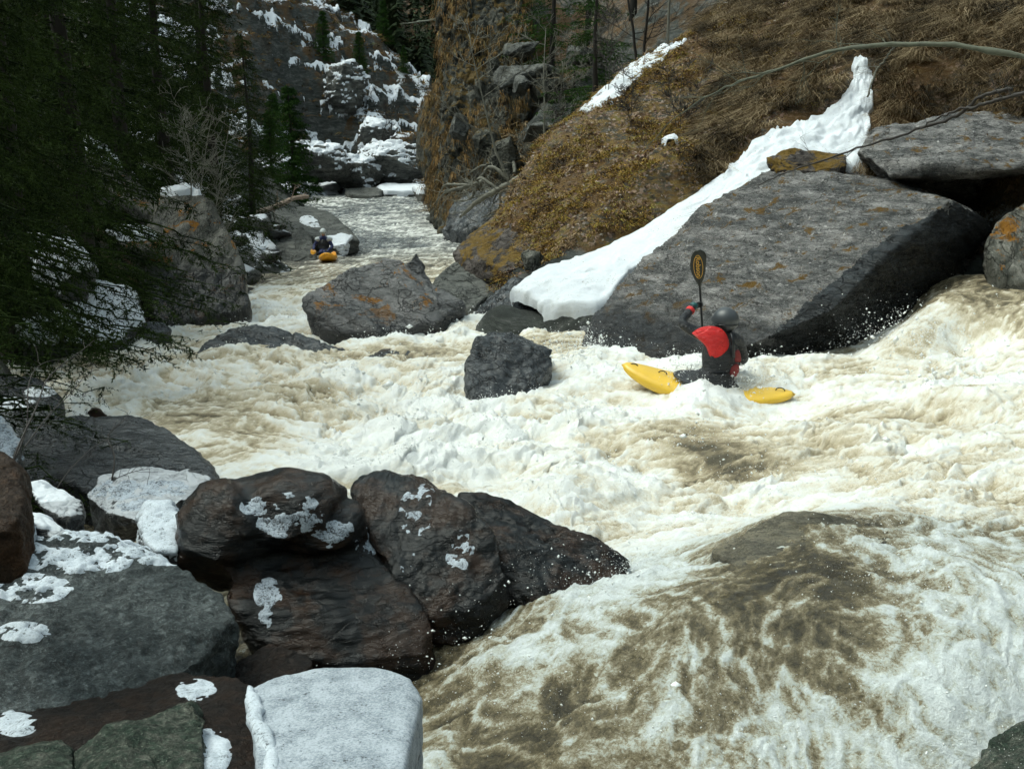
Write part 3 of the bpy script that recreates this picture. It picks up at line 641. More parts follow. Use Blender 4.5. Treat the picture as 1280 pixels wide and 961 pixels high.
M_fg = rock_mat('foreground_rock', (.009, .014, .015), (.14, .158, .158), rough=.5, strata=(1, 1, 1.3), scale=4.2, speck=.5, snow=0, crack=.5, grain=.75, spc=.3)
M_green = rock_mat('green_rock', (.015, .022, .016), (.17, .17, .14), rough=.6, strata=(1, 1, 1), scale=4.5, speck=.8, green=.7, crack=.4, grain=.7)
M_red = rock_mat('red_brown_rock', (.005, .004, .0035), (.024, .016, .012), rough=.45, strata=(1, 1, 1), scale=4, speck=.10, brown=.08, crack=.4, grain=.5)
M_frost = rock_mat('frosted_rock', (.015, .015, .015), (.10, .10, .10), rough=.7, scale=4, speck=.1, snow=.6, snow_thr=.2)
M_moss = rock_mat('mossy_ledge_rock', (.015, .012, .01), (.15, .13, .12), lichen=(.19, .115, .022), lich=.95, strata=(1, 1, 2), scale=1.3, speck=.4)
M_far = rock_mat('far_shore_rock', (.03, .032, .03), (.21, .21, .19), lich=.2, strata=(1, 1, 3), scale=1.0, snow=.9, snow_thr=.62, speck=.3)
M_farbare = rock_mat('far_bare_rock', (.045, .048, .045), (.16, .16, .145), lich=0, strata=(1, 1, 3), scale=1.0, speck=.25)
M_cliff = rock_mat('cliff_rock', (.008, .009, .007), (.14, .137, .115), lichen=(.13, .085, .025), lich=1.0, strata=(2.4, 1, 1), rot=(0, .35, 0), scale=.45, speck=.4, crack=1)
M_stripe = rock_mat('streaked_rock', (.02, .018, .012), (.20, .175, .12), rough=.25, strata=(1, 4, 6), rot=(.1, .25, .3), scale=2.2, speck=.1, crack=.2)
M_snowy = rock_mat('snowy_rock', (.008, .009, .010), (.07, .075, .075), rough=.35, scale=2.5, snow=.55, snow_thr=.60, speck=.2)

# big slab in the middle right
S = [P(*a) for a in [(722,430,15.6),(735,405,16.2),(762,368,17.0),(800,330,17.7),(850,288,18.4),(882,256,18.8),(960,217,19.1),(1040,213,18.8),(1110,228,18.0),(1180,248,16.9),(1232,275,16.9),
     (1185,252,16.3),(1110,318,14.7),(1040,388,13.8),(940,430,13.5),(840,442,14.2),(760,445,15.0),
     (1240,290,17.4),(1215,335,17.6),(1120,436,16.2),(1000,446,15.4),
     (1150,235,21.0),(1000,222,21.5),(900,260,20.5),(1235,330,19.5)]]
S += [P(722,430,15.9)+[0,0,-1.2],P(1000,440,15.6)+[0,0,-1.2],P(1115,432,16.4)+[0,0,-1.2],P(1100,300,20.5)+[0,0,-2]]
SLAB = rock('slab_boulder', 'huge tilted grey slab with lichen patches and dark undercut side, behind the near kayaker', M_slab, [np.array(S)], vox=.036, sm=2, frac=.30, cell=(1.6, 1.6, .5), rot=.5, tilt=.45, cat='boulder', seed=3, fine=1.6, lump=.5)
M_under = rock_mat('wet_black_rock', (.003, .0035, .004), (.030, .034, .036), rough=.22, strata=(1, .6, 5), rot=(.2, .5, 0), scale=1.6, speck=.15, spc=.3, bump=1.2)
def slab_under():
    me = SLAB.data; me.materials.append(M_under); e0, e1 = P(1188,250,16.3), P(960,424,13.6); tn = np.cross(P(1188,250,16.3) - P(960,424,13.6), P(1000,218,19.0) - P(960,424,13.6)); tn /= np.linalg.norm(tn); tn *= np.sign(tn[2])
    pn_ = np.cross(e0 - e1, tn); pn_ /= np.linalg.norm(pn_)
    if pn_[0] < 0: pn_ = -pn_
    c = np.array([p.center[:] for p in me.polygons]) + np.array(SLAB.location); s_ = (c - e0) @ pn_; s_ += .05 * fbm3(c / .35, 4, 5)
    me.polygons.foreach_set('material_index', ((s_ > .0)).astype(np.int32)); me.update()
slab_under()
# others mid river
rock('boulder', 'wedge-shaped bare grey boulder standing mid-river with rusty stain on its peak', M_grey, [solid([(381,372,18.4),(383,400,18.0),(400,413,17.7),(470,416,17.4),(545,403,17.7),(578,381,18.4),(530,345,19),(492,326,19.2),(478,322,19.3),(455,331,19.1),(420,345,18.9),(398,356,18.6)], 1.3, .5)], sm=3, frac=.35, cell=(1.5, 1.5, .5), tilt=.5, cat='boulder', seed=5)
rock('pointed_rock', 'small upright pointed grey stone just behind the wedge-shaped mid-river boulder', M_grey, [solid([(500,350,20.6),(508,330,20.8),(520,316,21),(530,330,21),(536,352,20.8),(530,365,20.5)], .7, .5)], seed=6)
rock('flat_rock', 'low brownish shore rock between the pointed stone and the mossy ledge', M_farbare, [solid([(528,368,21),(540,345,21.5),(570,328,22.3),(600,345,21.8),(625,358,20.8),(590,385,19.6),(560,392,19.6)], 1.4, .5)], seed=7)
rock('wave_rock', 'wet black rock split by white water left of the yellow kayak bow', M_wet, [solid([(583,455,12.8),(584,480,12.5),(600,515,12.2),(650,520,12.1),(598,425,13.2),(615,414,13.4),(640,414,13.4),(664,429,13.2),(690,437,13.3),(690,452,13.1),(672,500,12.5)], .9, .5)], sm=3, frac=.4, seed=8)
rock('boulder', 'big dark grey boulder on the left bank beneath the spruces', M_left, [solid([(205,240,23.4),(228,232,23.6),(250,242,23.4),(268,262,22.9),(292,300,22.2),(305,335,21.6),(309,384,21.0),(262,398,20.6),(195,405,20.2),(170,340,21),(190,270,23)], 2.0, .6)], sm=3, frac=.4, cell=(.5, 1.4, 1.4), tilt=.4, cat='boulder', seed=9,
     snow=dict(t=.10, spots=[(228, 236, 34, 7)], nmin=.1))
rock('mossy_ledge', 'rock ledge under orange moss jutting over the river with a black overhang', M_moss, [solid([(565,317,22.6),(571,332,22.2),(590,353,21.4),(617,357,20.9),(640,338,20.3),(660,330,20.2),(700,318,20.2),(735,295,20.3),(690,255,23),(640,250,25),(600,282,24)], 2.0, 0)], vox=.04, sm=3, frac=.4, cell=(1.5, 1.5, .6), cat='rock ledge', seed=10)
rock('round_stone', 'dark round stone resting at the left tip of the snow bank', M_left, [frag(665, 328, 19.6, .52, .5, .6, 18, 2)], seed=11, lump=.5)
rock('bank_rock', 'low wet black rock below the left end of the snow bank', M_wet, [solid([(590,395,19.0),(612,375,19.6),(645,352,19.2),(660,365,18.2),(690,388,17.4),(740,382,17.0),(760,380,17),(735,420,16.6),(690,418,16.9),(640,408,17.6)], 1.2, .5)], vox=.03, seed=12, frac=.8, sm=2)
rock('perched_rock', 'flat dark mossy rock embedded in the top of the snow bank above the big slab', M_moss, [solid([(958,197,19.2),(975,186,19.5),(1020,187,19.6),(1058,193,19.4),(1056,208,18.9),(1010,215,18.8),(972,213,18.9)], 1.0, .3)], seed=13)
rock('boulder', 'flat-topped grey boulder with orange lichen and black underside above the right end of the slab', M_slab, [solid([(1072,190,18.4),(1095,160,18.9),(1160,150,19.2),(1230,140,19.0),(1310,146,18.6),(1360,200,17.0),(1260,212,16.8),(1160,205,17.3),(1115,222,17.6)], 2.2, 0), solid([(1115,222,18.6),(1240,252,18.6),(1330,250,18.6),(1300,190,18.4),(1160,200,18.4)], 1.5, .4)], vox=.035, cat='boulder', seed=14)
rock('edge_boulder', 'dark boulder at the right frame edge over the fall', M_left, [solid([(1232,310,15.6),(1245,280,15.9),(1282,248,16.2),(1350,235,16.2),(1370,340,15.2),(1290,352,15.0),(1250,342,15.2)], 1.6, .5)], cat='boulder', seed=15)
rock('rock_slab', 'pale grey snow-edged stone wedged behind the right edge boulder', M_frost, [solid([(1205,262,18.6),(1250,250,18.4),(1290,255,18.2),(1260,280,17.8),(1222,272,18.2)], .6, .2)], seed=16, frac=.1)
rock('water_rock', 'low dark rock awash in the rapids, left of the wedge-shaped boulder', M_wet, [solid([(250,440,16.4),(262,423,16.8),(285,411,17.1),(320,407,17.2),(355,412,17.1),(400,428,16.7),(430,438,16.6),(330,450,16.1)], .8, .5)], seed=17, frac=.6, sm=2)
rock('water_rock', 'small rock barely breaking white water between the wedge boulder and the black wave rock', M_grey, [solid([(455,448,15.6),(478,437,16),(505,435,16),(535,445,15.8),(560,458,15.5),(500,462,15.2)], .8, .5)], seed=18, sm=3)
rock('water_rock', 'dark rock sheet awash above the foreground boulders on the left', M_wet, [solid([(18,560,9.5),(30,534,10.0),(100,520,10.5),(165,515,10.6),(205,528,10.2),(225,560,9.6),(270,600,8.8),(200,612,8.4),(110,610,8.4),(30,600,8.8)], 1.0, .5)], vox=.022, seed=19, cell=(1.6, 1.6, .5), frac=.35)
0 and rock('water_rock', 'thin flat stone tip in the rapids beyond the awash rock sheet', M_grey, [solid([(214,516,11.0),(232,510,11.2),(290,514,11.2),(300,521,11.0),(240,523,10.9)], .3, .4)], seed=20)
# foreground dark group
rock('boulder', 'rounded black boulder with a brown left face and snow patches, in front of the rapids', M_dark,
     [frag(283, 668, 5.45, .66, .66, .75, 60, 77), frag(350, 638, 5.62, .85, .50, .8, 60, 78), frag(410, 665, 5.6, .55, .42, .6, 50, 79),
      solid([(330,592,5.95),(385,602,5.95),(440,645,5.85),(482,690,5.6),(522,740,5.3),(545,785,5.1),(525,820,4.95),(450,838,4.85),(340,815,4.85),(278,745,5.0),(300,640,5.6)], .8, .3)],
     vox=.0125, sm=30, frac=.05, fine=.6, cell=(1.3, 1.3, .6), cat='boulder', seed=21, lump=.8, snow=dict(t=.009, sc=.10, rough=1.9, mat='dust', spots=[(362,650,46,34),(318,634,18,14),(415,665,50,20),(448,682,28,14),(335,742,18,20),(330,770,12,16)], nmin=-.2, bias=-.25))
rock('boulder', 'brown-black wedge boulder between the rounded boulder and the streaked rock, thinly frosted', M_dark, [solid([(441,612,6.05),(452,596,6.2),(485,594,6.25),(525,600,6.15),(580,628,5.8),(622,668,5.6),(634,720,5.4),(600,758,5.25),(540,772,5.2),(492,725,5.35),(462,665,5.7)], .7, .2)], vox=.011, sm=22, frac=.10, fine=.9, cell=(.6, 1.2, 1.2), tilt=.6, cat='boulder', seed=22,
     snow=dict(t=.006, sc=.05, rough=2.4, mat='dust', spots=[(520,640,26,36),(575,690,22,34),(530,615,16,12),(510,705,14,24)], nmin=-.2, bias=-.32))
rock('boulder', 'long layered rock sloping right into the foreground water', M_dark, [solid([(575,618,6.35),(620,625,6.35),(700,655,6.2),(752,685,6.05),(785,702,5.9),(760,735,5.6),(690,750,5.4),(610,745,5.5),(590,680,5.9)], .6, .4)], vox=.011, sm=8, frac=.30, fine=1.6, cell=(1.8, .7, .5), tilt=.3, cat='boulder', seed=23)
rock('crest_rock', 'smooth striped rock crest with water sheeting over it in the right foreground', M_stripe, [solid([(890,688,5.50),(940,660,5.62),(985,641,5.73),(1060,645,5.73),(1118,662,5.60),(1100,700,5.32),(1010,722,5.12),(930,712,5.22)], .5, .4)], vox=.012, sm=4, frac=.2, cell=(2, 1, .3), seed=24)
rock('water_rock', 'small dark stone showing in foam near the spout between the foreground rocks', M_wet, [frag(783, 783, 5.0, .13, .10, .14, 14, 5)], seed=25)
rock('water_rock', 'flat grey stone in the foreground foam, below the spout', M_grey, [frag(762, 806, 4.8, .17, .08, .14, 14, 6)], seed=26)
rock('bank_rock', 'dark mossy rock poking into the bottom right corner', M_green, [solid([(1215,975,3.7),(1235,935,3.85),(1270,905,3.95),(1330,890,3.9),(1360,1000,3.4),(1230,1010,3.4)], .4, .4)], vox=.012, seed=93)
# left foreground
rock('boulder', 'broad grey-green boulder with snow crust on its upper left, lower left of the picture', M_fg, [solid([(-70,690,4.7),(0,676,4.8),(60,660,4.95),(120,668,4.95),(180,685,4.85),(235,712,4.7),(272,742,4.5),(290,775,4.3),(262,810,4.05),(225,845,3.8),(140,886,3.5),(50,892,3.45),(-70,885,3.45)], .3, .5)],
     vox=.0115, sm=3, frac=.22, lump=.5, cat='boulder', seed=27, fine=1.3, snow=dict(t=.014, sc=.075, rough=3.6, mat='fs', spots=[(110,660,140,20),(200,688,85,22),(20,690,50,18),(40,735,60,22),(100,700,90,20),(30,790,40,16)], nmin=0, bias=-.50))
rock('snow_block', 'snow-covered stone wedged between the frosted rock and the rounded brown-black boulder', M_snowy, [solid([(172,650,5.7),(185,632,5.8),(212,630,5.8),(226,648,5.6),(222,690,5.2),(195,690,5.2),(178,672,5.4)], .4, .3)], vox=.012, seed=28, snow=dict(t=.02, thr=.2, bias=.2, mat='fs', sc=.12, rough=1.4))
rock('frosted_rock', 'dark rock with frosted white top just below the awash rock sheet', M_snowy, [solid([(105,620,6.9),(125,598,7.2),(170,590,7.3),(225,592,7.2),(262,600,7.0),(250,622,6.6),(180,652,6.0),(130,640,6.4)], .6, .4)], vox=.014, seed=29, snow=dict(t=.008, sc=.08, rough=2.6, mat='dust', spots=[(150,612,50,16),(205,610,40,14),(170,632,30,12)], bias=-.45))
rock('brown_boulder', 'smooth brown boulder cut by the left frame edge', M_brown, [solid([(-70,600,3.7),(-20,560,3.9),(5,565,3.9),(28,592,3.8),(34,628,3.7),(22,652,3.55),(0,668,3.5),(-70,680,3.4)], .4, .2)], vox=.009, sm=8, frac=.08, cat='boulder', seed=30)
rock('thin_slab', 'thin dark slab with snowy upper edge leaning beside the brown boulder', M_snowy, [solid([(30,604,5.5),(48,600,5.6),(98,628,5.4),(104,645,5.3),(85,650,5.2),(50,632,5.3)], .25, .1)], vox=.009, seed=31, snow=dict(t=.015, spots=[(65,612,45,12)], bias=-.05))
rock('thin_slab', 'thin dark slab with snow along it, lowest of the leaning pair near the brown boulder', M_snowy, [solid([(30,640,5.0),(55,648,5.0),(88,668,4.9),(70,676,4.8),(38,664,4.9)], .2, .1)], vox=.009, seed=32, snow=dict(t=.015, spots=[(60,652,36,9)], bias=-.05))
rock('snow_block', 'small snowy stone against the lower edge of the brown boulder', M_snowy, [solid([(4,672,4.6),(20,650,4.7),(36,648,4.8),(40,672,4.6),(22,684,4.5)], .3, .2)], vox=.01, seed=33, snow=dict(t=.02, thr=.1, bias=.3, mat='fs', sc=.1))
rock('bank_rock', 'rounded wet black rock on the left bank behind the bare twigs', M_wet, [solid([(-60,520,10.8),(-40,480,11.2),(5,470,11.4),(45,478,11.3),(70,500,11),(72,525,10.6),(50,560,9.9),(0,560,9.8)], .8, .5)], vox=.02, seed=34, sm=5, frac=.2, snow=dict(t=.03, spots=[(15,505,30,8),(50,490,20,6)], bias=-.35))
rock('bank_rock', 'pale frosted stone at the left edge beside the wet black bank rock', M_snowy, [solid([(-50,560,7.6),(-30,522,8.0),(5,522,8.0),(32,548,7.7),(15,570,7.3)], .5, .4)], vox=.014, seed=35, snow=dict(t=.015, bias=-.1, mat='dust', sc=.12))
rock('bank_rock', 'small tan stone at the waterline beyond the awash rock sheet', M_brown, [frag(120, 516, 11.3, .28, .16, .25, 14, 9)], seed=36, frac=.3)
rock('bank_rock', 'reddish pale stone beside the wet black bank rock', M_brown, [frag(90, 535, 10.4, .22, .22, .2, 14, 10)], seed=37, frac=.3)
rock('ledge_rock', 'dark red-brown rock strip between the broad grey boulder and the green rocks', M_red, [solid([(-40,905,3.35),(60,885,3.45),(150,868,3.55),(225,842,3.75),(300,850,3.65),(335,880,3.4),(345,1000,2.7),(250,1000,2.65),(100,980,2.8),(-40,985,2.8)], .2, .5)], vox=.0115, seed=38, frac=.2, lump=.5, snow=dict(t=.014, sc=.07, rough=2.0, mat='fs', spots=[(245,862,20,11),(20,905,22,12),(262,940,22,24),(5,885,14,7)], bias=-.05))
rock('green_rock', 'green-speckled angular rock, largest of the three at the bottom left corner', M_green, [solid([(95,950,2.9),(130,918,3.0),(190,898,3.1),(218,872,3.2),(240,868,3.2),(262,888,3.1),(266,922,3.0),(240,1000,2.65),(150,1010,2.6),(100,1000,2.65)], .3, .2)], vox=.009, sm=6, seed=39, frac=.15)
rock('green_rock', 'green-speckled rounded rock, leftmost of the three at the bottom left corner', M_green, [solid([(-50,960,2.85),(0,940,2.9),(45,920,3.0),(78,916,3.0),(98,935,2.9),(90,1000,2.6),(-40,1010,2.5)], .3, .2)], vox=.009, sm=6, seed=40, frac=.12)
rock('green_rock', 'tan-green rock at the bottom edge, front of the three in the corner', M_green, [solid([(85,985,2.75),(110,945,2.85),(150,932,2.85),(190,950,2.8),(215,1010,2.6),(90,1030,2.5)], .25, .2)], vox=.009, sm=6, seed=41, frac=.12)
so = rock('snow_slab', 'rounded flat slab coated in grey snow at the bottom of the picture', M_frost, [solid([(312,862,3.36),(335,848,3.44),(400,838,3.5),(470,838,3.5),(512,850,3.42),(526,872,3.32),(515,920,3.02),(500,1000,2.6),(330,1000,2.6),(315,920,3.0)], .1, .4)], vox=.0095, sm=9, frac=.03, lump=.25, fine=.35, seed=42, cat='rock', snow=dict(t=.012, thr=.05, rough=.15, bias=.5, sc=.5, mat='slab'))
rock('dark_stone', 'dark stone in the black gap between the rounded boulder and the snow slab', M_red, [frag(330, 842, 4.3, .5, .2, .5, 14, 12)], seed=43)
# snow ridge next to the slab
pr = smooth_path([P(*a) for a in [(314,862,3.36),(318,885,3.20),(320,905,3.08),(332,930,2.95),(340,960,2.81),(336,1000,2.6)]], 40)
V, F = polytube(pr, .030 * np.clip(np.arange(40) / 6, .3, 1) + .004 * np.sin(np.arange(40) * .35 + 1), 14)
V = V + .014 * np.stack([fbm3(V / .08, 4, 60 + i) for i in range(3)], 1) + [0, 0, .004]
o = put('snow_ridge', V, F, M_fsnow, 'ridge of white snow along the left edge of the grey snow-coated slab', 'snow', kind='stuff')
# snow bank beside the slab
def snow_bank():
    L = smooth_path([P(*a) for a in SNOWT_L], 150); R = smooth_path([P(*a) for a in SNOWT_R], 150); n = 40
    V = []
    for i in range(150):
        for j in range(n):
            f = j / (n - 1); q = L[i] * (1 - f) + R[i] * f
            e = min(f, 1 - f) * 2; q = q + [0, 0, -.30 + .31 * (1 - (1 - min(e * 7, 1)) ** 2) + .05 * math.sin(f * math.pi)]
            V.append(q)
    V = np.array(V)
    G = V.reshape(150, n, 3); G[-1, :, 2] -= .20; G[-2, :, 2] -= .04; G[0, :, 2] -= .3; V = G.reshape(-1, 3)
    V[:, :2] += .12 * np.stack([fbm3(V / .5, 4, 7), fbm3(V / .5, 4, 8)], 1)
    up = sstep(.5, 1.6, V[:, 2] - (ZC - 2.2))
    V[:, 2] += .06 * fbm3(V / .7, 4, 9) + (.02 + .07 * up) * fbm3(V / .16, 4, 12, .7)
    put('snow_bank', V, grid_faces(150, n), MSNOW, 'long white tongue of snow lying in the gully left of the huge slab', 'snow', kind='stuff')
snow_bank()
def terrain_snow(path, width, label, t=.07, thr=.0, sc=.35, seed=0):
    A = smooth_path([P(*a) for a in path], 60); D = np.gradient(A[:, :2], axis=0); D /= np.linalg.norm(D, axis=1, keepdims=True); N_ = np.stack([-D[:, 1], D[:, 0]], 1)
    n = 26; f = np.linspace(-1, 1, n); XY = A[:, None, :2] + N_[:, None] * f[None, :, None] * width; X = XY[..., 0].ravel(); Y = XY[..., 1].ravel()
    e = 1 - np.abs(f)[None] ** 2 - np.abs(np.linspace(-1, 1, 60))[:, None] ** 6; m = (e.ravel() * .8 + 1.1 * fbm2(X / sc, Y / sc, 5, seed + 3, .6) - thr)
    # the visible sheet of the ground is coarse: follow it from above
    Z = terrZ(X, Y) + .03 + t * sstep(0, .5, m) - .16 * sstep(.12, -.25, m)
    V = np.stack([X, Y, Z], 1); F = grid_faces(60, n); F = F[(m[F] > -.3).any(1)]; used = np.unique(F); mp = np.full(len(V), -1); mp[used] = np.arange(len(used))
    return put('snow_patch', V[used], mp[F], MSNOW, label, 'snow', kind='stuff')
terrain_snow([(735,178,27.0),(752,160,27.6),(768,150,28.0),(790,128,28.6),(815,108,29.3),(840,90,30)], .75, 'ragged snow streak running up the moss slope beside the fallen log', seed=1, thr=.15)
terrain_snow([(895,22,32),(910,16,32.5),(930,18,33),(955,20,32)], .6, 'small snow patch at the top edge of the grassy slope', seed=2)
terrain_snow([(833,225,22.2),(834,240,21.8),(835,250,21.4)], .16, 'tiny snow scrap on the dark moss near the snow bank', seed=3, thr=-.1)
def snow_mound(pts, label, t=.12, sc=.4):
    A = np.array([P(*a) for a in pts]); c = A.mean(0); n = 40; m = 12; V = []
    A2 = smooth_path(np.concatenate([A, A[:1]]), n + 1)[:n]
    for j in range(m + 1):
        f = j / m
        for i in range(n):
            q = c * (1 - f) + A2[i] * f; V.append(q + [0, 0, t * (1 - f ** 3) - .25 * (f == 1) - .02])
    V = np.array(V); V[:, 2] += .25 * t * fbm3(V / sc, 3, 5)
    F = []
    for j in range(m):
        for i in range(n): F.append([j * n + i, (j + 1) * n + i, (j + 1) * n + (i + 1) % n, j * n + (i + 1) % n])
    return put('snow_patch', V, np.array(F), MSNOW, label, 'snow', kind='stuff')
# ------------------------------------------------------------------ far shore
rock('far_slab', 'long flat grey slab dipping into the far water, behind the distant kayaker', M_farbare, [solid([(340,262,46),(385,256,50),(405,262,48),(430,285,43),(450,298,41),(425,305,40),(380,292,41),(345,280,43)], 3, .6)], sm=2, frac=.3, cell=(2, 2, .4), tilt=.3, seed=50)
rock('far_boulder', 'dark blocky rock left of the distant kayaker', M_farbare, [solid([(330,302,40.5),(345,290,41.5),(378,282,41),(392,298,40),(396,322,38.6),(370,334,38),(335,332,38.3),(325,320,39)], 2, .6)], sm=2, frac=.7, seed=51, cat='boulder')
rock('far_rock', 'low grey rock below the bright far snow patch', M_farbare, [solid([(305,330,38.5),(320,318,39),(345,325,38.2),(342,336,37.2),(315,338,37.2)], 1, .5)], seed=52)
rock('far_rock', 'snow-topped stone touching the distant kayaker on the right', M_far, [solid([(408,296,41),(425,293,41.5),(440,297,41),(432,306,39.8),(412,310,39.6)], .8, .5)], seed=53, snow=dict(t=.08, thr=.3, bias=.3, sc=.6))
rock('far_rock', 'dark stone under the flat slab near the distant kayaker', M_far, [solid([(375,272,44),(392,270,45),(402,285,43),(390,292,42.5),(372,286,43)], 1, .5)], seed=54)
snow_mound([(294,300,38.5),(302,292,40),(318,290,41),(343,303,40),(338,312,38.8),(318,318,37.8),(303,320,37.5)], 'bright white snow patch on the far left shore beside the big left boulder', .35)
sd = [(348,236,76,66,10),(392,232,86,80,8),(455,240,80,50,9),(500,238,82,60,8),(545,238,76,60,8),(355,246,66,46,8),(430,232,88,50,8)]
labs = ['snow-topped shelf rock at the far left of the pool', 'dark shelf rock with a broad snow cap below the snowy cliff', 'bare grey rock at the head of the pool', 'flat shelf rock with thin snow line, centre of the pool head', 'flat snow-lined shelf rock against the right cliff foot', 'low shelf rock with snow near the far shore log', 'small snowy shelf rock beneath the far cliff wall']
for i, (px, py, Y, w, h) in enumerate(sd):
    m_ = FPX / Y
    rock('shelf_rock', labs[i], M_farbare, [solid([(px - w / 2, py, Y), (px - w * .4, py - h * .55, Y + 2), (px + w * .4, py - h * .5, Y + 2), (px + w / 2, py, Y), (px + w * .3, py + h * .5, Y - 2), (px - w * .3, py + h * .45, Y - 2)], 3, 1.0)], sm=1, frac=.5, cell=(2, 2, .3), seed=60 + i, vox=.16,
         snow=None if i == 2 else dict(t=.28, thr=.45, bias=.15, sc=2, rough=.5))
# rubble of small snow dusted stones on the left shore (individual stones)
r = np.random.default_rng(5); protos = []
for k in range(5):
    V, F = hull(r.normal(0, 1, (16, 3)) * [.5, .4, .3]); bm = bmesh.new(); vs = [bm.verts.new(v) for v in V]
    for f in F: bm.faces.new([vs[i] for i in f])
    bmesh.ops.bevel(bm, geom=bm.edges[:], offset=.05, segments=2, affect='EDGES'); me = bpy.data.meshes.new('shore_stone'); bm.to_mesh(me); bm.free()
    me.materials.append(M_far if k % 2 else M_snowy); me.shade_smooth(); protos.append(me)
n = 0
for k in range(110):
    px = r.uniform(262, 345); Y = r.uniform(27, 50)
    py = r.uniform(245, 300); q = P(px, py, Y); x = q[0]; z = terrZ(x, Y)[0]
    if z < waterZ(np.array([x]), np.array([Y]))[0] - .1 or x > -6.5: continue
    o = link('shore_stone', protos[k % 5], 'small snow-dusted stone in the rubble of the far left shore', 'stone', 'snow-dusted rubble stones on the far left shore', loc=(x, Y, z + .05))
    s_ = r.uniform(.35, 1.0); o.scale = (s_, s_, s_); o.rotation_euler = (r.uniform(-.3, .3), r.uniform(-.3, .3), r.uniform(0, 6)); n += 1
# left bank rocks half hidden by the spruce
rock('leaning_slab', 'long snow-edged grey slab leaning left of the big dark bank boulder', M_left, [solid([(88,175,24),(110,178,24),(160,215,24),(205,262,23.5),(200,280,23),(165,262,23),(110,220,23)], 1.0, .2)], seed=80, snow=dict(t=.12, spots=[(125,182,50,9),(165,200,30,8)], bias=0))
rock('leaning_slab', 'dark snow-rimmed rock under the leaning slab, beside the big bank boulder', M_left, [solid([(132,292,21.5),(150,282,22),(185,290,21.8),(205,300,21.4),(200,312,21),(160,312,21)], .8, .2)], seed=81, snow=dict(t=.08, spots=[(160,288,36,9)], bias=.1))
rock('bank_rock', 'snowy rock glimpsed through the spruce boughs at the river edge', M_snowy, [solid([(20,400,15.4),(50,360,16.5),(110,350,17.5),(165,365,18),(180,400,17.6),(150,425,16.6),(90,430,15.8),(30,430,15)], 1.5, .6)], seed=82, snow=dict(t=.08, thr=.4, bias=.1))
rock('bank_rock', 'dark stone at the waterline below the big bank boulder', M_wet, [solid([(160,420,17.4),(175,400,18),(205,402,18.4),(215,412,18),(190,422,17.3)], .8, .5)], seed=83)
rock('bank_rock', 'snowy stone deep behind the spruce boughs', M_snowy, [solid([(-20,330,16),(30,300,17),(90,305,17.5),(120,330,17),(60,360,16),(0,365,15.5)], 1.5, .6)], seed=84, snow=dict(t=.1, thr=.4, bias=.1))
# ------------------------------------------------------------------ cliffs in the gorge
CLIFF = rock('cliff', 'tall grey rock cliff with a rusty grass top at the gorge bend', M_cliff,
     [solid([(556,285,50),(565,240,51.5),(575,180,53),(570,120,54),(562,60,55),(548,20,56),(560,-60,58),(640,-80,58),(660,0,56),(650,100,54),(665,180,52),(660,240,49),(610,275,47.5),(585,286,48)], 5, 1)],
     vox=.085, sm=1, frac=2.2, cell=(.7, 1, 1.4), cat='cliff', seed=90, fine=2.5, lump=1.8)
SPUR = rock('cliff_spur', 'lower rock spur with orange grass left of the gorge cliff', M_cliff,
     [solid([(532,215,72),(520,180,74),(525,140,75),(545,100,74),(570,90,70),(580,150,66),(575,215,64)], 4, 1)], vox=.12, sm=1, frac=.8, cat='cliff', seed=91, fine=2, lump=1.5)
BUTT = rock('cliff_buttress', 'dark rock buttress at the left foot of the gorge cliff', M_cliff, [solid([(535,232,60),(548,200,60),(560,150,60),(590,140,56),(600,230,50),(588,286,47.5),(565,292,47.5),(548,285,50)], 4, 1)], vox=.08, sm=1, frac=2.2, cell=(.7, 1, 1.4), cat='cliff', seed=95, fine=2.5, lump=1.5)
rock('shore_rock', 'black wet rock at the waterline below the gorge cliff', M_wet, [solid([(556,286,46),(562,262,47),(585,240,47.5),(625,235,45),(650,250,42),(600,285,43),(575,290,44)], 3, 1)], vox=.06, sm=1, frac=.9, seed=92)
for i, (px, py, Y, w, h, lab) in enumerate([(655,62,50,2.2,.9,'rounded boulder on the slope right of the gorge cliff, uppermost'), (660,100,48,3.4,1.6,'large pale boulder on the slope beside the bare double-stemmed tree'), (690,112,46,2.4,1.5,'wide pale boulder under the drooping spruce bough'), (650,106,46,1.2,.8,'small square boulder next to the large pale one'),
        (676,165,42,2.2,1.0,'sloping pale slab below the spruce bough'),(640,200,42,2.0,2.0,'upright grey rock face above the tangled roots'),(575,160,49,1.0,1.3,'square pale block perched on the cliff side'),(720,70,50,3,1.2,'flat boulder beneath the dark spruce'),(610,180,46,1.5,1.6,'narrow rock rib below the perched block')]):
    rock('slope_boulder', lab, M_farbare if i % 3 != 2 else M_cliff, [frag(px, py, Y, w, h, 2.2, 16, 100 + i)], seed=100 + i, cat='boulder', sm=1, frac=.6)
for i, (px, py, Y, w, h, lab) in enumerate([(345,215,80,5,3.0,'mossy brown rock at the foot of the snowy cliff, left'),(395,205,82,6,3.6,'rusty mossy outcrop above the shelf rocks'),(440,218,84,6,3.4,'layered grey outcrop above the pool'),(490,205,86,7,4.2,'layered dark outcrop right of the pool'),(432,112,97,4.5,6,'grey rock wall between the snow ledges'),(470,165,90,4,2.2,'grey rock face above the lower snow ledges')]):
    rock('crag', lab, M_far, [frag(px, py, Y, w, h, 5, 18, 130 + i)], seed=130 + i, cat='crag', sm=1, frac=1.8, cell=(1.8, 1.8, .42), vox=.10, snow=dict(t=.16, thr=.62, rough=1.5, sc=1.1, bias=-.05))
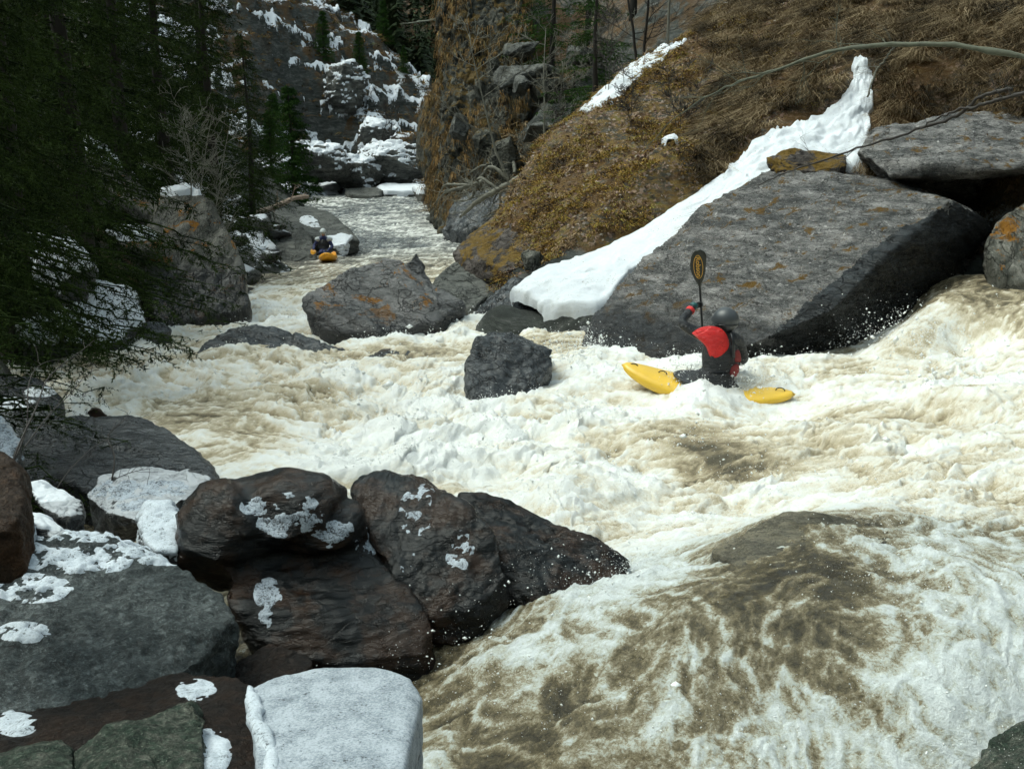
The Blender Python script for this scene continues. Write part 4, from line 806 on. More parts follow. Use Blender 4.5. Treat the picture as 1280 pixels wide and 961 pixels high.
# ------------------------------------------------------------------ trees
M_bark = simple('spruce_bark', (.022, .018, .014), .9, var=.5, vs=12)
M_birch = simple('grey_bark', (.16, .155, .125), .85, var=.5, vs=6)
M_pole = simple('lichen_bark', (.10, .105, .075), .85, var=.6, vs=9)
M_dead = simple('dead_wood', (.26, .19, .14), .8, var=.4, vs=8)
M_twig = simple('dark_twig', (.03, .024, .02), .7, var=.3)
def needle_mat(name, a, b):
    t = NT(name); c = t.coord(); n = t.noise(c, 1.6, 5, .7); n2 = t.noise(c, 14, 3)
    col = t.mix(t.mr(t.math('ADD', t.math('MULTIPLY', n, .7), t.math('MULTIPLY', n2, .3)), .38, .64), a, b)
    t.p(Base_Color=col, Roughness=.65); t.b.inputs['Specular IOR Level'].default_value = .04
    return t.m
M_need = needle_mat('spruce_needles', (.007, .014, .004), (.044, .070, .016))
M_need2 = needle_mat('bright_spruce_needles', (.012, .035, .008), (.05, .10, .02))
def needles(p0, p1, n, ln, wd, r):
    """triangular needles (or needle tufts) along twig segments"""
    m = len(p0); d = p1 - p0; L = np.linalg.norm(d, axis=1, keepdims=True); u = d / np.maximum(L, 1e-6)
    t = r.uniform(0, 1, (m, n, 1)); b = p0[:, None] + d[:, None] * t
    side = r.normal(0, 1, (m, n, 3)); side -= u[:, None] * (side * u[:, None]).sum(-1, keepdims=True); side /= np.linalg.norm(side, axis=-1, keepdims=True)
    dr = side * .8 + u[:, None] * .75; dr /= np.linalg.norm(dr, axis=-1, keepdims=True)
    lf = ln * r.uniform(.6, 1.15, (m, n, 1)); tip = b + dr * lf; w = np.cross(dr, r.normal(0, 1, (m, n, 3))); w /= np.maximum(np.linalg.norm(w, axis=-1, keepdims=True), 1e-6)
    V = np.stack([b - w * wd * .5, b + w * wd * .5, tip], 2).reshape(-1, 3)
    return V, np.arange(len(V)).reshape(-1, 3)
def spruce(H, R, seed, z0=.6, nwh=34, per=6, step=.22, nn=10, nl=.07, nw=.014, twig=.45, droop=.35, mat=None, az=None, gapp=.12):
    """returns (trunk V,F), (crown V,F): whorls of drooping boughs carrying side twigs with needles; local coords"""
    r = np.random.default_rng(seed); b0 = []; b1 = []; br0 = []; br1 = []; t0 = []; t1 = []
    for i in range(nwh):
        z = z0 + (H - z0) * (i / nwh) ** 1.05; rr = R * (1 - (z - z0) / (H - z0)) ** .75 + .12
        for k in range(per):
            if r.random() < gapp: continue
            a = r.uniform(0, 2 * math.pi) if az is None else az[0] + (az[1] - az[0]) * r.random()
            L = rr * r.uniform(.7, 1.12); n = max(4, int(L / step)); ca, sa = math.cos(a), math.sin(a); zz = z + r.uniform(-.15, .15)
            up = .25 * (z / H); pts = []
            for j in range(n + 1):
                f = j / n; x = L * f; dz = up * L * f - droop * L * (f ** 1.3) + .20 * L * max(0, f - .6) ** 1.5
                pts.append([ca * x + .05 * L * r.normal() * f, sa * x + .05 * L * r.normal() * f, zz + dz])
            pts = np.array(pts); b0 += list(pts[:-1]); b1 += list(pts[1:])
            rad = np.linspace(.006 + .007 * L, .003, n + 1); br0 += list(rad[:-1]); br1 += list(rad[1:])
            for j in range(1, n + 1):
                f = j / n; tl = twig * (1.15 - .75 * f) * min(1.0, .5 + f * 2)
                d = pts[j] - pts[j - 1]; d = d / np.linalg.norm(d); s_ = np.cross(d, [0, 0, 1]); s_ /= np.linalg.norm(s_)
                for sg in (-1, 1):
                    e = d * .75 + s_ * sg * r.uniform(.6, 1.0) + np.array([0, 0, -r.uniform(.25, .95)]); e /= np.linalg.norm(e)
                    q = pts[j]; m = max(1, int(tl / .16))
                    for h in range(m):
                        q2 = q + e * tl / m; t0.append(q); t1.append(q2); q = q2; e = e + [0, 0, -.22]; e /= np.linalg.norm(e)
                if r.random() < .5:
                    t0.append(pts[j]); t1.append(pts[j] + np.array([r.normal() * .05, r.normal() * .05, -tl * r.uniform(.4, .9)]))
                t0.append(pts[j - 1]); t1.append(pts[j])
    t0 = np.array(t0); t1 = np.array(t1)
    Vn, Fn = needles(t0, t1, nn, nl, nw, r)
    Vb, Fb = tubes(b0, b1, br0, br1, 4)
    tz = np.linspace(0, H, 14); pp = np.stack([.04 * np.sin(tz), .04 * np.cos(tz * .8), tz], 1)
    TV, TF = polytube(pp, np.linspace(.028 * H * .5 + .05, .012, 14), 10)
    return (TV, TF), merge([(Vb, Fb), (Vn, Fn)])
TREE = {}
def plant_tree(key, build, loc, rotz, sc, name, label, group, crown_mat, trunk_mat, cat='tree', pname='crown'):
    if key not in TREE:
        (TV, TF), (CV, CF) = build(); TREE[key] = (mesh_np('trunk', TV, TF, trunk_mat), mesh_np(pname, CV, CF, crown_mat, smooth=False) if CV is not None else None)
    t = empty(name, loc, label, cat, group); t.rotation_euler = (0, 0, rotz); t.scale = (sc, sc, sc)
    a, b = TREE[key]
    o = link('trunk', a); o.parent = t
    if b: o = link(pname, b); o.parent = t
    return t
def gz(px, Y, sink=.2):
    x = P(px, 300, Y)[0]
    for _ in range(3):
        z = terrZ(x, Y)[0]; f = Y * math.cos(PITCH) - (z - ZC) * math.sin(PITCH); x = (px - 640) / FPX * f
    return np.array([x, Y, z - sink])
near = lambda: spruce(9.5, 2.3, 21, z0=.9, nwh=40, per=8, step=.075, nn=16, nl=.030, nw=.009, twig=.42, droop=.62, gapp=.05, az=(-2.0, 2.2))
plant_tree('near', near, (-5.9, 8.3, -.35), 0, 1, 'spruce_tree', 'near spruce with dark drooping boughs hanging over the rapids at the left edge', 'spruces on the left bank', M_need, M_bark)
near2 = lambda: spruce(8.5, 2.2, 22, z0=1.2, nwh=34, per=6, step=.12, nn=15, nl=.045, nw=.014, twig=.42, droop=.6, gapp=.05, az=(-2.4, 1.6))
for k, (px, Y, rz, sc, key, lab) in enumerate([
    (-20, 12.5, .3, 1.05, 'near2', 'second dark spruce at the left edge, just upstream of the nearest one'),
    (40, 15.5, 2.2, 1.2, 'midA', 'dark spruce standing behind the snowy bank stones at the far left'),
    (110, 19, .7, 1.25, 'midB', 'dark spruce rising over the leaning snow-edged slab'),
    (165, 25, 4.1, 1.15, 'midA', 'dark spruce behind the leaning slab, left of the big bank boulder'),
    (215, 30, 5.0, 1.25, 'midB', 'dark spruce directly behind the big bank boulder'),
    (275, 33, 1.4, 1.15, 'midA', 'dark spruce between the big bank boulder and the bright snow patch'),
    (318, 42, 3.0, .85, 'midB', 'rightmost tall dark spruce before the snowy cliff'),
    (20, 21, 1.0, 1.3, 'midA', 'dark spruce higher on the left slope, second row'),
    (80, 28, 5.5, 1.3, 'midB', 'dark spruce filling the slope above the leaning slab'),
    (140, 36, 2.6, 1.35, 'midA', 'dark spruce on the upper slope above the second slab'),
    (205, 42, 3.6, 1.35, 'midB', 'dark spruce on the upper slope above the big bank boulder'),
    (262, 48, .2, 1.3, 'midA', 'dark spruce on the upper slope left of the snow ledges')]):
    b = near2 if key == 'near2' else ((lambda: spruce(10, 2.0, 31, z0=.5, nwh=40, per=7, step=.22, nn=9, nl=.085, nw=.018, twig=.42, droop=.38)) if key == 'midA' else (lambda: spruce(9, 2.2, 32, z0=.4, nwh=36, per=7, step=.22, nn=9, nl=.085, nw=.018, twig=.45, droop=.45)))
    plant_tree(key, b, gz(px, Y), rz, sc, 'spruce_tree', lab, 'spruces on the left bank', M_need, M_bark)
far = lambda: spruce(5, 1.15, 41, z0=.2, nwh=26, per=8, step=.16, nn=6, nl=.12, nw=.035, twig=.32, droop=.25, gapp=.02)
for k, (px, Y, rz, sc, lab) in enumerate([(368, 62, 0, 1.35, 'lone green spruce in front of the snow ledges'), (428, 92, 1, .7, 'little spruce at the waterline ledge below the snowy slope'), (450, 104, 2, .8, 'little spruce midway up the snowy slope'), (405, 100, 5, .9, 'little spruce on the snowy slope right of the lone green one'), (345, 84, 4, 1.2, 'spruce behind the lone green one, at the left of the snowy slope'), (480, 112, 3, .9, 'little spruce on the upper right of the snowy slope'), (440, 122, 0, 1.1, 'little spruce on the crest of the snowy slope'), (340, 66, 2, .9, 'small spruce left of the lone green spruce'), (385, 112, 1, 1.0, 'little spruce above the upper snow ledge'), (352, 108, 3, 1.2, 'little spruce on the skyline left of the upper snow ledge'),
        (322, 100, 4, 1.1, 'little spruce above the rightmost tall spruce'), (412, 118, 5, 1.0, 'little spruce at the top end of the snow ledges'), (395, 82, 2.5, .5, 'tiny spruce beside the cliff wall between the ledges'), (505, 108, 1.5, .55, 'tiny spruce by the right end of the snow ledges')]):
    plant_tree('far', far, gz(px, Y, .1), rz, sc, 'small_spruce', lab, 'small spruces around the snowy cliff', M_need2 if k == 0 else M_need2, M_bark)
rs = lambda: spruce(8, 2.3, 51, z0=1.8, nwh=20, per=4, step=.18, nn=9, nl=.09, nw=.02, twig=.42, droop=.28, gapp=.2)
for px, Y, rz, sc, lab in [(742, 37, 0, 1.0, 'green spruce with long bare-tipped boughs above the fallen log'), (690, 52, 2, 1.15, 'dark green spruce at the top centre, left of the fallen log'), (625, 62, 3, 1.0, 'spruce on top of the gorge cliff'), (735, 58, 1.2, 1.2, 'dark spruce at the top, behind the boughs over the log'), (715, 46, 4.2, 1.1, 'dark spruce whose boughs reach left toward the pale boulders'), (790, 52, 5.2, 1.2, 'dark spruce at the top edge behind the thin bare trees')]:
    plant_tree('rs', rs, gz(px, Y), rz, sc, 'spruce_tree', lab, 'spruces on the right slope', M_need2, M_bark)
# ---- bare trees
def bare(H, seed, n1=14, spread=.5, tw=1.0, lean=(0, 0), stems=1, thick=.03, rmin=.003):
    r = np.random.default_rng(seed); P0 = []; P1 = []; R0 = []; R1 = []; trunks = []
    def grow(p, d, L, rad, lev):
        n = 5; q = np.array(p, float); d = np.array(d, float); pts = [q.copy()]
        for i in range(n):
            d = d + r.normal(0, .14, 3) + [0, 0, .04]; d /= np.linalg.norm(d); q2 = q + d * L / n
            P0.append(q.copy()); P1.append(q2.copy()); R0.append(rad * (1 - i / n * .6)); R1.append(rad * (1 - (i + 1) / n * .6)); q = q2; pts.append(q.copy())
            if lev < 3 and r.random() < .95:
                for _ in range(1 if lev else 2):
                    e = d * .8 + r.normal(0, spread, 3); e[2] = abs(e[2]) * .6 + .15; e /= np.linalg.norm(e); grow(q, e, L * r.uniform(.35, .6), rad * .45, lev + 1)
    TT = []
    for s_ in range(stems):
        a = r.uniform(0, 6.28); base = np.array([math.cos(a) * .12 * s_, math.sin(a) * .12 * s_, 0]); d = np.array([lean[0] + (r.normal(0, .10) if stems > 1 else 0), lean[1], 1.0]); d /= np.linalg.norm(d)
        pts = [base]; rad = H * thick * .5; dd = d.copy()
        for i in range(12):
            dd = dd + r.normal(0, .05, 3); dd[2] = abs(dd[2]); dd /= np.linalg.norm(dd); pts.append(pts[-1] + dd * H / 12)
        pts = np.array(pts); TT.append(polytube(pts, np.linspace(rad, max(rad * .08, rmin), 13), 8))
        for i in range(n1):
            f = r.uniform(.22, 1.0); k = min(int(f * 12), 11); p = pts[k] + (pts[k + 1] - pts[k]) * (f * 12 - k)
            a = r.uniform(0, 6.28); e = np.array([math.cos(a), math.sin(a), r.uniform(.2, .9)]); e /= np.linalg.norm(e)
            grow(p, e, H * r.uniform(.14, .26) * (1.2 - f * .6) * tw, rad * .32 * (1.1 - f * .6), 1)
    V, F = tubes(P0, P1, np.maximum(R0, rmin), np.maximum(R1, rmin * .8), 3)
    return merge(TT), (V, F)
for px, Y, rz, sc, kw, lab, mt in [
    (243, 23.6, 0, 1, dict(H=4.6, seed=61, stems=3, n1=16, thick=.018), 'bare multi-stemmed birch rising beside the big dark bank boulder', M_birch),
    (665, 41, 0, 1, dict(H=9, seed=62, stems=2, n1=12, thick=.03, lean=(-.05, 0)), 'bare double-stemmed tree in front of the gorge cliff', M_birch),
    (545, 80, 0, 1, dict(H=6, seed=63, n1=14, thick=.02, lean=(.2, 0)), 'thin bare tree leaning out from the cliff spur', M_birch),
    (462, 88, 0, 1, dict(H=9.5, seed=64, n1=16, thick=.022, lean=(.15, 0)), 'slim dark bare tree standing before the snow ledges', M_bark),
    (800, 34, 0, 1, dict(H=7, seed=65, stems=2, n1=14, thick=.028), 'bare dark tree at the top, above the fallen log', M_bark),
    (835, 30, 1, 1, dict(H=6, seed=66, n1=14, thick=.024, lean=(-.1, 0)), 'bare thin tree at the top, right of the fallen log', M_birch),
    (770, 44, 1, 1, dict(H=8, seed=67, stems=2, n1=14, thick=.022), 'bare tree in the background between the spruce and the log', M_birch),
    (600, 50, 1, 1, dict(H=4, seed=68, n1=14, thick=.022, lean=(-.3, 0)), 'small bare tree growing from the gorge cliff face', M_birch),
    (585, 49, 2, 1, dict(H=5, seed=168, n1=18, thick=.022, lean=(-.35, -.1)), 'grey bare tree leaning left out of the cliff over the rock rib', M_birch),
    (640, 43, 2, 1, dict(H=5.5, seed=169, stems=2, n1=16, thick=.022, lean=(-.2, -.1)), 'grey bare thicket tree rising from the tangled roots', M_birch),
    (708, 40, 2, 1, dict(H=6, seed=170, stems=2, n1=14, thick=.022, lean=(-.1, 0)), 'grey bare tree between the pale boulders and the spruce', M_birch),
    (690, 27, 0, 1, dict(H=1.3, seed=69, n1=14, thick=.016, lean=(.2, 0)), 'small bare bush on the moss above the ledge', M_twig),
    (790, 25, 0, 1, dict(H=1.5, seed=70, stems=2, n1=12, thick=.016), 'small bare bush below the snow streak on the moss slope', M_twig),
    (760, 28, 0, 1, dict(H=2.2, seed=71, stems=2, n1=12, thick=.014), 'taller bare bush beside the snow streak on the moss slope', M_twig),
    (850, 24, 0, 1, dict(H=1.6, seed=72, stems=3, n1=12, thick=.014), 'bare bush under the arching lichen-covered branch', M_twig)]:
    kw['thick'] = kw['thick'] * .62; kw['rmin'] = .00022 * Y; (TV, TF), (CV, CF) = bare(**kw); t = empty('bare_tree' if kw['H'] > 3 else 'bare_bush', gz(px, Y, .1), lab, 'tree' if kw['H'] > 3 else 'bush')
    t.rotation_euler = (0, 0, rz)
    link('trunk' if kw['H'] > 3 else 'stem', mesh_np('trunk', TV, TF, mt), parent=t); link('branches', mesh_np('branches', CV, CF, mt, smooth=False), parent=t)
# ---- long branches, logs, sticks
def stick(pts, rad, label, mat, twigs=0, seed=0, name='branch', k=8, tl=.6, cat='branch', snow=False):
    A = smooth_path([P(*a) for a in pts], 40); r = np.random.default_rng(seed)
    A += .012 * r.normal(0, 1, A.shape); rr = np.interp(np.linspace(0, 1, 40), np.linspace(0, 1, len(rad)), rad) * (1 + .12 * r.normal(0, 1, 40))
    V, F = polytube(A, rr, k)
    P0 = []; P1 = []; R0 = []
    if twigs:
        def g(p, d, L, rad, lev):
            q = p
            for i in range(4):
                d = d + r.normal(0, .2, 3); d /= np.linalg.norm(d); q2 = q + d * L / 4; P0.append(q); P1.append(q2); R0.append(rad * (1 - i * .2)); q = q2
                if lev < 2 and r.random() < .7: e = d + r.normal(0, .6, 3); g(q, e / np.linalg.norm(e), L * .5, rad * .55, lev + 1)
        for i in range(twigs):
            j = int(r.uniform(.25, .98) * 39); d = A[j] - A[j - 1]; d /= np.linalg.norm(d); e = d * .6 + r.normal(0, .6, 3); e /= np.linalg.norm(e)
            g(A[j], e, tl * r.uniform(.4, 1), rr[j] * .35, 0)
        V, F = merge([(V, F), tubes(P0, P1, R0, np.array(R0) * .75, 4)])
    return put(name, V, F, mat, label, cat, origin=A[0])
stick([(1330,82,14.5),(1240,64,15),(1180,56,15.4),(1100,57,16),(1040,64,16.6),(980,84,17.2),(930,100,17.8),(895,115,18.4),(860,135,19),(825,165,19.6),(800,195,20)], (.042,.038,.034,.026,.018,.010,.006), 'long arching lichen-grey branch reaching across the upper right slope', M_pole, 16, 1, tl=1.3)
stick([(1265,112,15.5),(1230,120,16),(1190,148,16.6),(1130,168,17.2),(1060,190,17.6),(985,215,18.0),(945,232,18.2)], (.03,.028,.022,.014,.008), 'thin dead branch lying across the rocks above the big slab', M_twig, 5, 2, tl=.6)
stick([(1325,115,15),(1270,120,15.4),(1225,132,15.8),(1190,140,16.2),(1150,160,16.6)], (.03,.025,.012), 'short dark branch at the right edge above the flat-topped boulder', M_twig, 4, 3, tl=.5)
stick([(752,142,27.5),(770,122,28),(800,92,29),(832,66,30)], (.085,.075,.07,.055), 'broken pale log leaning on the slope beside the snow streak', M_dead, 3, 4, 'fallen_log', tl=.9, cat='log')
stick([(640,240,30),(668,216,31),(700,186,32),(712,176,32.4)], (.05,.07,.06), 'thin pale log on the edge of the moss slope', M_dead, 2, 5, 'fallen_log', tl=.5, cat='log')
stick([(692,258,23),(700,235,23.6),(712,212,24),(726,200,24.6)], (.03,.025,.012), 'pale curved dead stick standing in the moss', M_dead, 2, 6, tl=.4)
stick([(500,30,90),(520,28,82),(560,22,70),(600,14,62)], (.02,.05,.08,.12), 'lichen-grey branch sticking out left from the cliff top', M_pole, 8, 7, tl=1.5)
stick([(318,268,46),(345,258,50),(368,248,54),(384,246,57)], (.14,.13,.12,.10), 'grey driftwood log on the far left shore', M_dead, 4, 8, 'driftwood_log', tl=1.0, cat='log')
stick([(1085,120,20.2),(1095,90,20.4),(1110,70,20.2),(1120,55,20)], (.02,.018,.01), 'thin upright stem behind the snow bank tip', M_birch, 6, 9, tl=.6)
# tangled roots at the cliff foot
for i in range(9):
    r = np.random.default_rng(200 + i); x0 = r.uniform(575, 650); y0 = r.uniform(205, 255)
    stick([(x0, y0, 41), (x0 + r.uniform(-25, 0), y0 + r.uniform(-22, 18), 41.5), (x0 + r.uniform(-55, -20), y0 + r.uniform(-15, 30), 42.5), (x0 + r.uniform(-75, -40), y0 + r.uniform(0, 35), 43)], (.09, .06, .02), 'tangled bare root among others over the dark cliff foot', M_birch, 5, 210 + i, 'root', 5, 1.2, 'root')['group'] = 'tangled roots over the cliff foot'
stick([(665,205,40),(650,222,40.3),(600,250,41),(575,272,42)], (.16,.12,.05), 'thick fallen log slanting down across the cliff foot', M_birch, 8, 220, 'fallen_log', 6, 1.6, 'log')
# twigs close to the camera, left
def twigbush(pts_list, label, seed):
    r = np.random.default_rng(seed); acc = []
    for i, (pts, rd) in enumerate(pts_list):
        A = smooth_path([P(*a) for a in pts], 24); V, F = polytube(A, np.linspace(rd, .0012, 24), 6)
        acc.append((V, F)); P0 = []; P1 = []
        for j in range(5, 23, 2):
            d = A[j] - A[j - 1]; d /= np.linalg.norm(d); q = A[j]; e = d + r.normal(0, .5, 3)
            for h in range(4):
                e = e + r.normal(0, .25, 3); e /= np.linalg.norm(e); q2 = q + e * .035 * r.uniform(.6, 1.4); P0.append(q); P1.append(q2); q = q2
        V, F = tubes(P0, P1, np.full(len(P0), .0016), np.full(len(P0), .0012), 4); acc.append((V, F))
    V, F = merge(acc); put('twig_bush', V, F, M_twig, label, 'bush', origin=P(*pts_list[0][0][0]))
twigbush([([(5,610,4.0),(22,560,4.1),(45,510,4.3),(62,470,4.5),(100,440,4.7),(118,425,4.8)], .005), ([(5,600,4.0),(32,540,4.2),(36,480,4.4),(52,455,4.6),(84,448,4.8)], .004), ([(30,560,4.1),(60,520,4.3),(90,490,4.6),(105,470,4.7)], .003)], 'bare dark twigs rising from behind the brown boulder at the left edge', 1)
twigbush([([(140,600,6.2),(143,570,6.3),(135,545,6.4),(155,525,6.5),(160,515,6.6)], .006), ([(60,628,5.6),(85,590,5.8),(115,560,6.0),(140,545,6.2)], .004), ([(140,600,6.2),(165,590,6.3),(190,585,6.5)], .003)], 'bare dark twigs standing over the frosted rock and the thin slabs', 2)
# ------------------------------------------------------------------ dry grass on the right slope
def grass(n, box, ln, wd, seed, mat, label, fn=None, tuft=14):
    r = np.random.default_rng(seed); out = []
    px = r.uniform(box[0], box[1], n * 3); Y = r.uniform(box[2], box[3], n * 3)
    x = (px - 640) / FPX * Y * 1.0; z = terrZ(x, Y)
    X = np.stack([x, Y, z], 1); qx, qy = project(X)
    wz = waterZ(x, Y); k = (z > wz + .35) & (qy > -60) & (qy < 480)
    if fn is not None: k &= fn(qx, qy, x, Y, r)
    X = X[k][:n]; m = len(X)
    e = .25; gx = (terrZ(X[:, 0] + e, X[:, 1]) - terrZ(X[:, 0] - e, X[:, 1])) / (2 * e); gy = (terrZ(X[:, 0], X[:, 1] + e) - terrZ(X[:, 0], X[:, 1] - e)) / (2 * e)
    down = -np.stack([gx, gy, np.zeros(m)], 1); down /= np.maximum(np.linalg.norm(down, axis=1, keepdims=True), .25)
    pn_ = fbm2(X[:, 0] / 1.1, X[:, 1] / 1.1, 4, 77); kk = pn_ > (-.35 if ln > .3 else -.05); X = X[kk]; down = down[kk]; pn_ = pn_[kk]; m = len(X)
    B = np.repeat(X, tuft, 0) + r.normal(0, .07, (m * tuft, 3)) * [1, 1, .3]; D = np.repeat(down, tuft, 0)
    L = ln * r.uniform(.5, 1.3, (m * tuft, 1)) * np.repeat(r.uniform(.6, 1.3, (m, 1)), tuft, 0)
    lat = r.normal(0, .42, (m * tuft, 3)) * [1, 1, .25] + np.repeat(r.normal(0, .45, (m, 3)) * [1, 1, .1], tuft, 0)
    p1 = B + (D * .35 + lat * .5 + [0, 0, .45]) * L * .55; p2 = p1 + (D * .8 + lat + [0, 0, -.45]) * L * .6
    w = r.normal(0, 1, (m * tuft, 3)) * [1, .6, .2]; w /= np.linalg.norm(w, axis=1, keepdims=True); w *= wd * r.uniform(.6, 1.4, (m * tuft, 1))
    V = np.stack([B - w, B + w, p1 + w * .8, p1 - w * .8, p2], 1).reshape(-1, 3); i = np.arange(m * tuft)[:, None] * 5
    F4 = i + np.array([[0, 1, 2, 3]]); F3 = i + np.array([[3, 2, 4]])
    me = mesh_np('dry_grass', V, [F3, F4], mat, smooth=False, attrs={'tone': np.repeat(np.clip(np.repeat(r.uniform(0, .5, m) + .6 * fbm2(X[:, 0] / .8 + 9, X[:, 1] / .8, 3, 78), tuft) + .12 + r.uniform(0, .4, m * tuft), 0, 1), 5)})
    link('dry_grass', me, label, 'grass', kind='stuff')
def grass_mat(name, cols):
    t = NT(name); a = t.attr('tone'); t.p(Base_Color=t.ramp(a, cols), Roughness=.8); t.b.inputs['Specular IOR Level'].default_value = .15; return t.m
MG1 = grass_mat('dead_grass', [(0, (.018, .014, .008)), (.3, (.060, .043, .022)), (.6, (.15, .105, .055)), (1, (.33, .25, .15))])
MG2 = grass_mat('mossy_growth', [(0, (.03, .02, .01)), (.25, (.10, .055, .022)), (.5, (.34, .20, .04)), (.7, (.25, .22, .045)), (.85, (.15, .07, .04)), (1, (.34, .24, .14))])
SL = [(a[0], a[1]) for a in SNOWT_L]; SR = [(a[0], a[1]) for a in SNOWT_R]
def notsnow(qx, qy):
    ly = np.interp(qy, [a[1] for a in SL], [a[0] for a in SL]); ry = np.interp(qy, [72, 110, 150, 200, 216, 225, 262, 298, 335, 352, 372, 384], [1084, 1094, 1094, 1084, 1040, 960, 900, 850, 800, 775, 765, 735])
    return (qy < 66) | (qx < ly - 3) | (qx > ry + 6)
grass(12000, (860, 1420, 17, 34), .46, .006, 1, MG1, 'long matted dead grass hanging down the upper right slope', lambda qx, qy, x, y, r: notsnow(qx, qy) & (qx + qy * .5 + r.normal(0, 60, len(qx)) > 900))
grass(8000, (570, 1060, 19, 34), .13, .010, 2, MG2, 'rusty moss and heather tufts on the mossy slope', lambda qx, qy, x, y, r: notsnow(qx, qy) & (qx + qy * .5 + r.normal(0, 60, len(qx)) < 1010), 12)
grass(9000, (565, 1060, 19, 34), .09, .012, 5, MG2, 'short rusty moss cushions on the mossy slope', lambda qx, qy, x, y, r: notsnow(qx, qy) & (qx + qy * .5 + r.normal(0, 60, len(qx)) < 1010), 10)
def litter(n):
    r = np.random.default_rng(44); px = r.uniform(565, 1060, n); Y = r.uniform(18.5, 34, n); x = (px - 640) / FPX * Y; z = terrZ(x, Y); X = np.stack([x, Y, z], 1); qx, qy = project(X)
    k = (z > waterZ(x, Y) + .3) & notsnow(qx, qy) & (qx + qy * .5 < 1060); X = X[k]; m = len(X); a = r.normal(0, 1, (m, 3)) * [1, 1, .5]; a /= np.linalg.norm(a, axis=1, keepdims=True); b = np.cross(a, r.normal(0, 1, (m, 3))); b /= np.linalg.norm(b, axis=1, keepdims=True)
    s_ = r.uniform(.02, .055, (m, 1)); X = X + [0, 0, .05]; V = np.stack([X - a * s_, X - b * s_ * .6, X + a * s_, X + b * s_ * .6], 1).reshape(-1, 3)
    mt = grass_mat('leaf_litter', [(0, (.10, .06, .04)), (.5, (.30, .20, .16)), (.8, (.22, .20, .17)), (1, (.45, .36, .30))])
    link('leaf_litter', mesh_np('leaf_litter', V, np.arange(m * 4).reshape(-1, 4), mt, smooth=False, attrs={'tone': np.repeat(r.uniform(0, 1, m), 4)}), 'pale fallen leaves scattered over the mossy slope', 'leaves', kind='stuff')
litter(13000)
grass(900, (540, 660, 48, 66), .9, .02, 3, MG1, 'rusty grass fringe on top of the gorge cliff', None, 14)
def hang(objs, n, ln, wd, seed, label, nzmin=.25):
    '''dead grass hanging from ledges of the rock walls'''
    r = np.random.default_rng(seed); Xs = []
    for o in objs:
        V, N, _ = read_mesh(o.data); V = V + np.array(o.location); pn_ = fbm3(V / 2.2, 3, seed); k = (N[:, 2] > nzmin) & (pn_ > -.05) & (V[:, 2] > ZC - 4.2); Xs.append(np.concatenate([V[k], N[k]], 1))
    A = np.concatenate(Xs); A = A[r.integers(0, len(A), n)]; tuft = 10; B = np.repeat(A[:, :3], tuft, 0) + r.normal(0, .10, (n * tuft, 3)); D = np.repeat(A[:, 3:] * [1, 1, 0], tuft, 0)
    L = ln * r.uniform(.4, 1.3, (n * tuft, 1)); lat = r.normal(0, .3, (n * tuft, 3)); p1 = B + (D * .5 + lat * .4 + [0, 0, .25]) * L * .5; p2 = p1 + (D * .3 + lat * .5 + [0, 0, -1.0]) * L * .7
    w = r.normal(0, 1, (n * tuft, 3)) * [1, .5, .1]; w /= np.linalg.norm(w, axis=1, keepdims=True); w *= wd; V = np.stack([B - w, B + w, p1 + w, p1 - w, p2], 1).reshape(-1, 3); i = np.arange(n * tuft)[:, None] * 5
    link('hanging_grass', mesh_np('hanging_grass', V, [i + np.array([[3, 2, 4]]), i + np.array([[0, 1, 2, 3]])], MG3, smooth=False, attrs={'tone': np.repeat(np.repeat(r.uniform(0, .7, n), tuft) + r.uniform(0, .3, n * tuft), 5)}), label, 'grass', kind='stuff')
MG3 = grass_mat('rusty_grass', [(0, (.02, .018, .008)), (.35, (.07, .05, .02)), (.6, (.17, .095, .03)), (.85, (.24, .15, .06)), (1, (.10, .11, .05))])
hang([CLIFF, SPUR, BUTT], 2000, .6, .016, 71, 'rusty dead grass hanging from ledges of the gorge cliff')
grass(2600, (250, 560, 80, 124), .7, .03, 6, MG3, 'dark scrub growing on the snowy ledged slope', lambda qx, qy, x, y, r: x < 9, 8)
# ------------------------------------------------------------------ far wooded hillside
def far_wood():
    r = np.random.default_rng(9); P0 = []; P1 = []; parts = []; n = 900
    px = r.uniform(250, 1050, n); Y = r.uniform(112, 210, n); x = (px - 640) / FPX * Y; z = terrZ(x, Y)
    V = []; F = []; o = 0
    for i in range(n):
        H = r.uniform(6, 12); R = H * r.uniform(.14, .2); m = 16; a = r.uniform(0, 6.28, (m * 9)); f = r.uniform(0.05, 1, m * 9) ** .8
        rr = R * (1 - f) + .1; b = np.stack([x[i] + 0 * a, Y[i] + 0 * a, z[i] + f * H], 1)
        e = np.stack([np.cos(a) * rr, np.sin(a) * rr, -.35 * rr], 1); s_ = np.stack([-np.sin(a), np.cos(a), 0 * a], 1) * (rr * .28)[:, None]
        v = np.stack([b, b + e + s_, b + e * 1.1 - s_ + [0, 0, -.15]], 1).reshape(-1, 3); V.append(v); F.append(np.arange(len(v)).reshape(-1, 3) + o); o += len(v)
    mt = needle_mat('far_needles', (.018, .028, .014), (.055, .075, .035))
    link('far_forest', mesh_np('far_forest', np.concatenate(V), np.concatenate(F), mt, smooth=False), 'dull green wood covering the hillside behind the gorge', 'forest', kind='stuff')
far_wood()
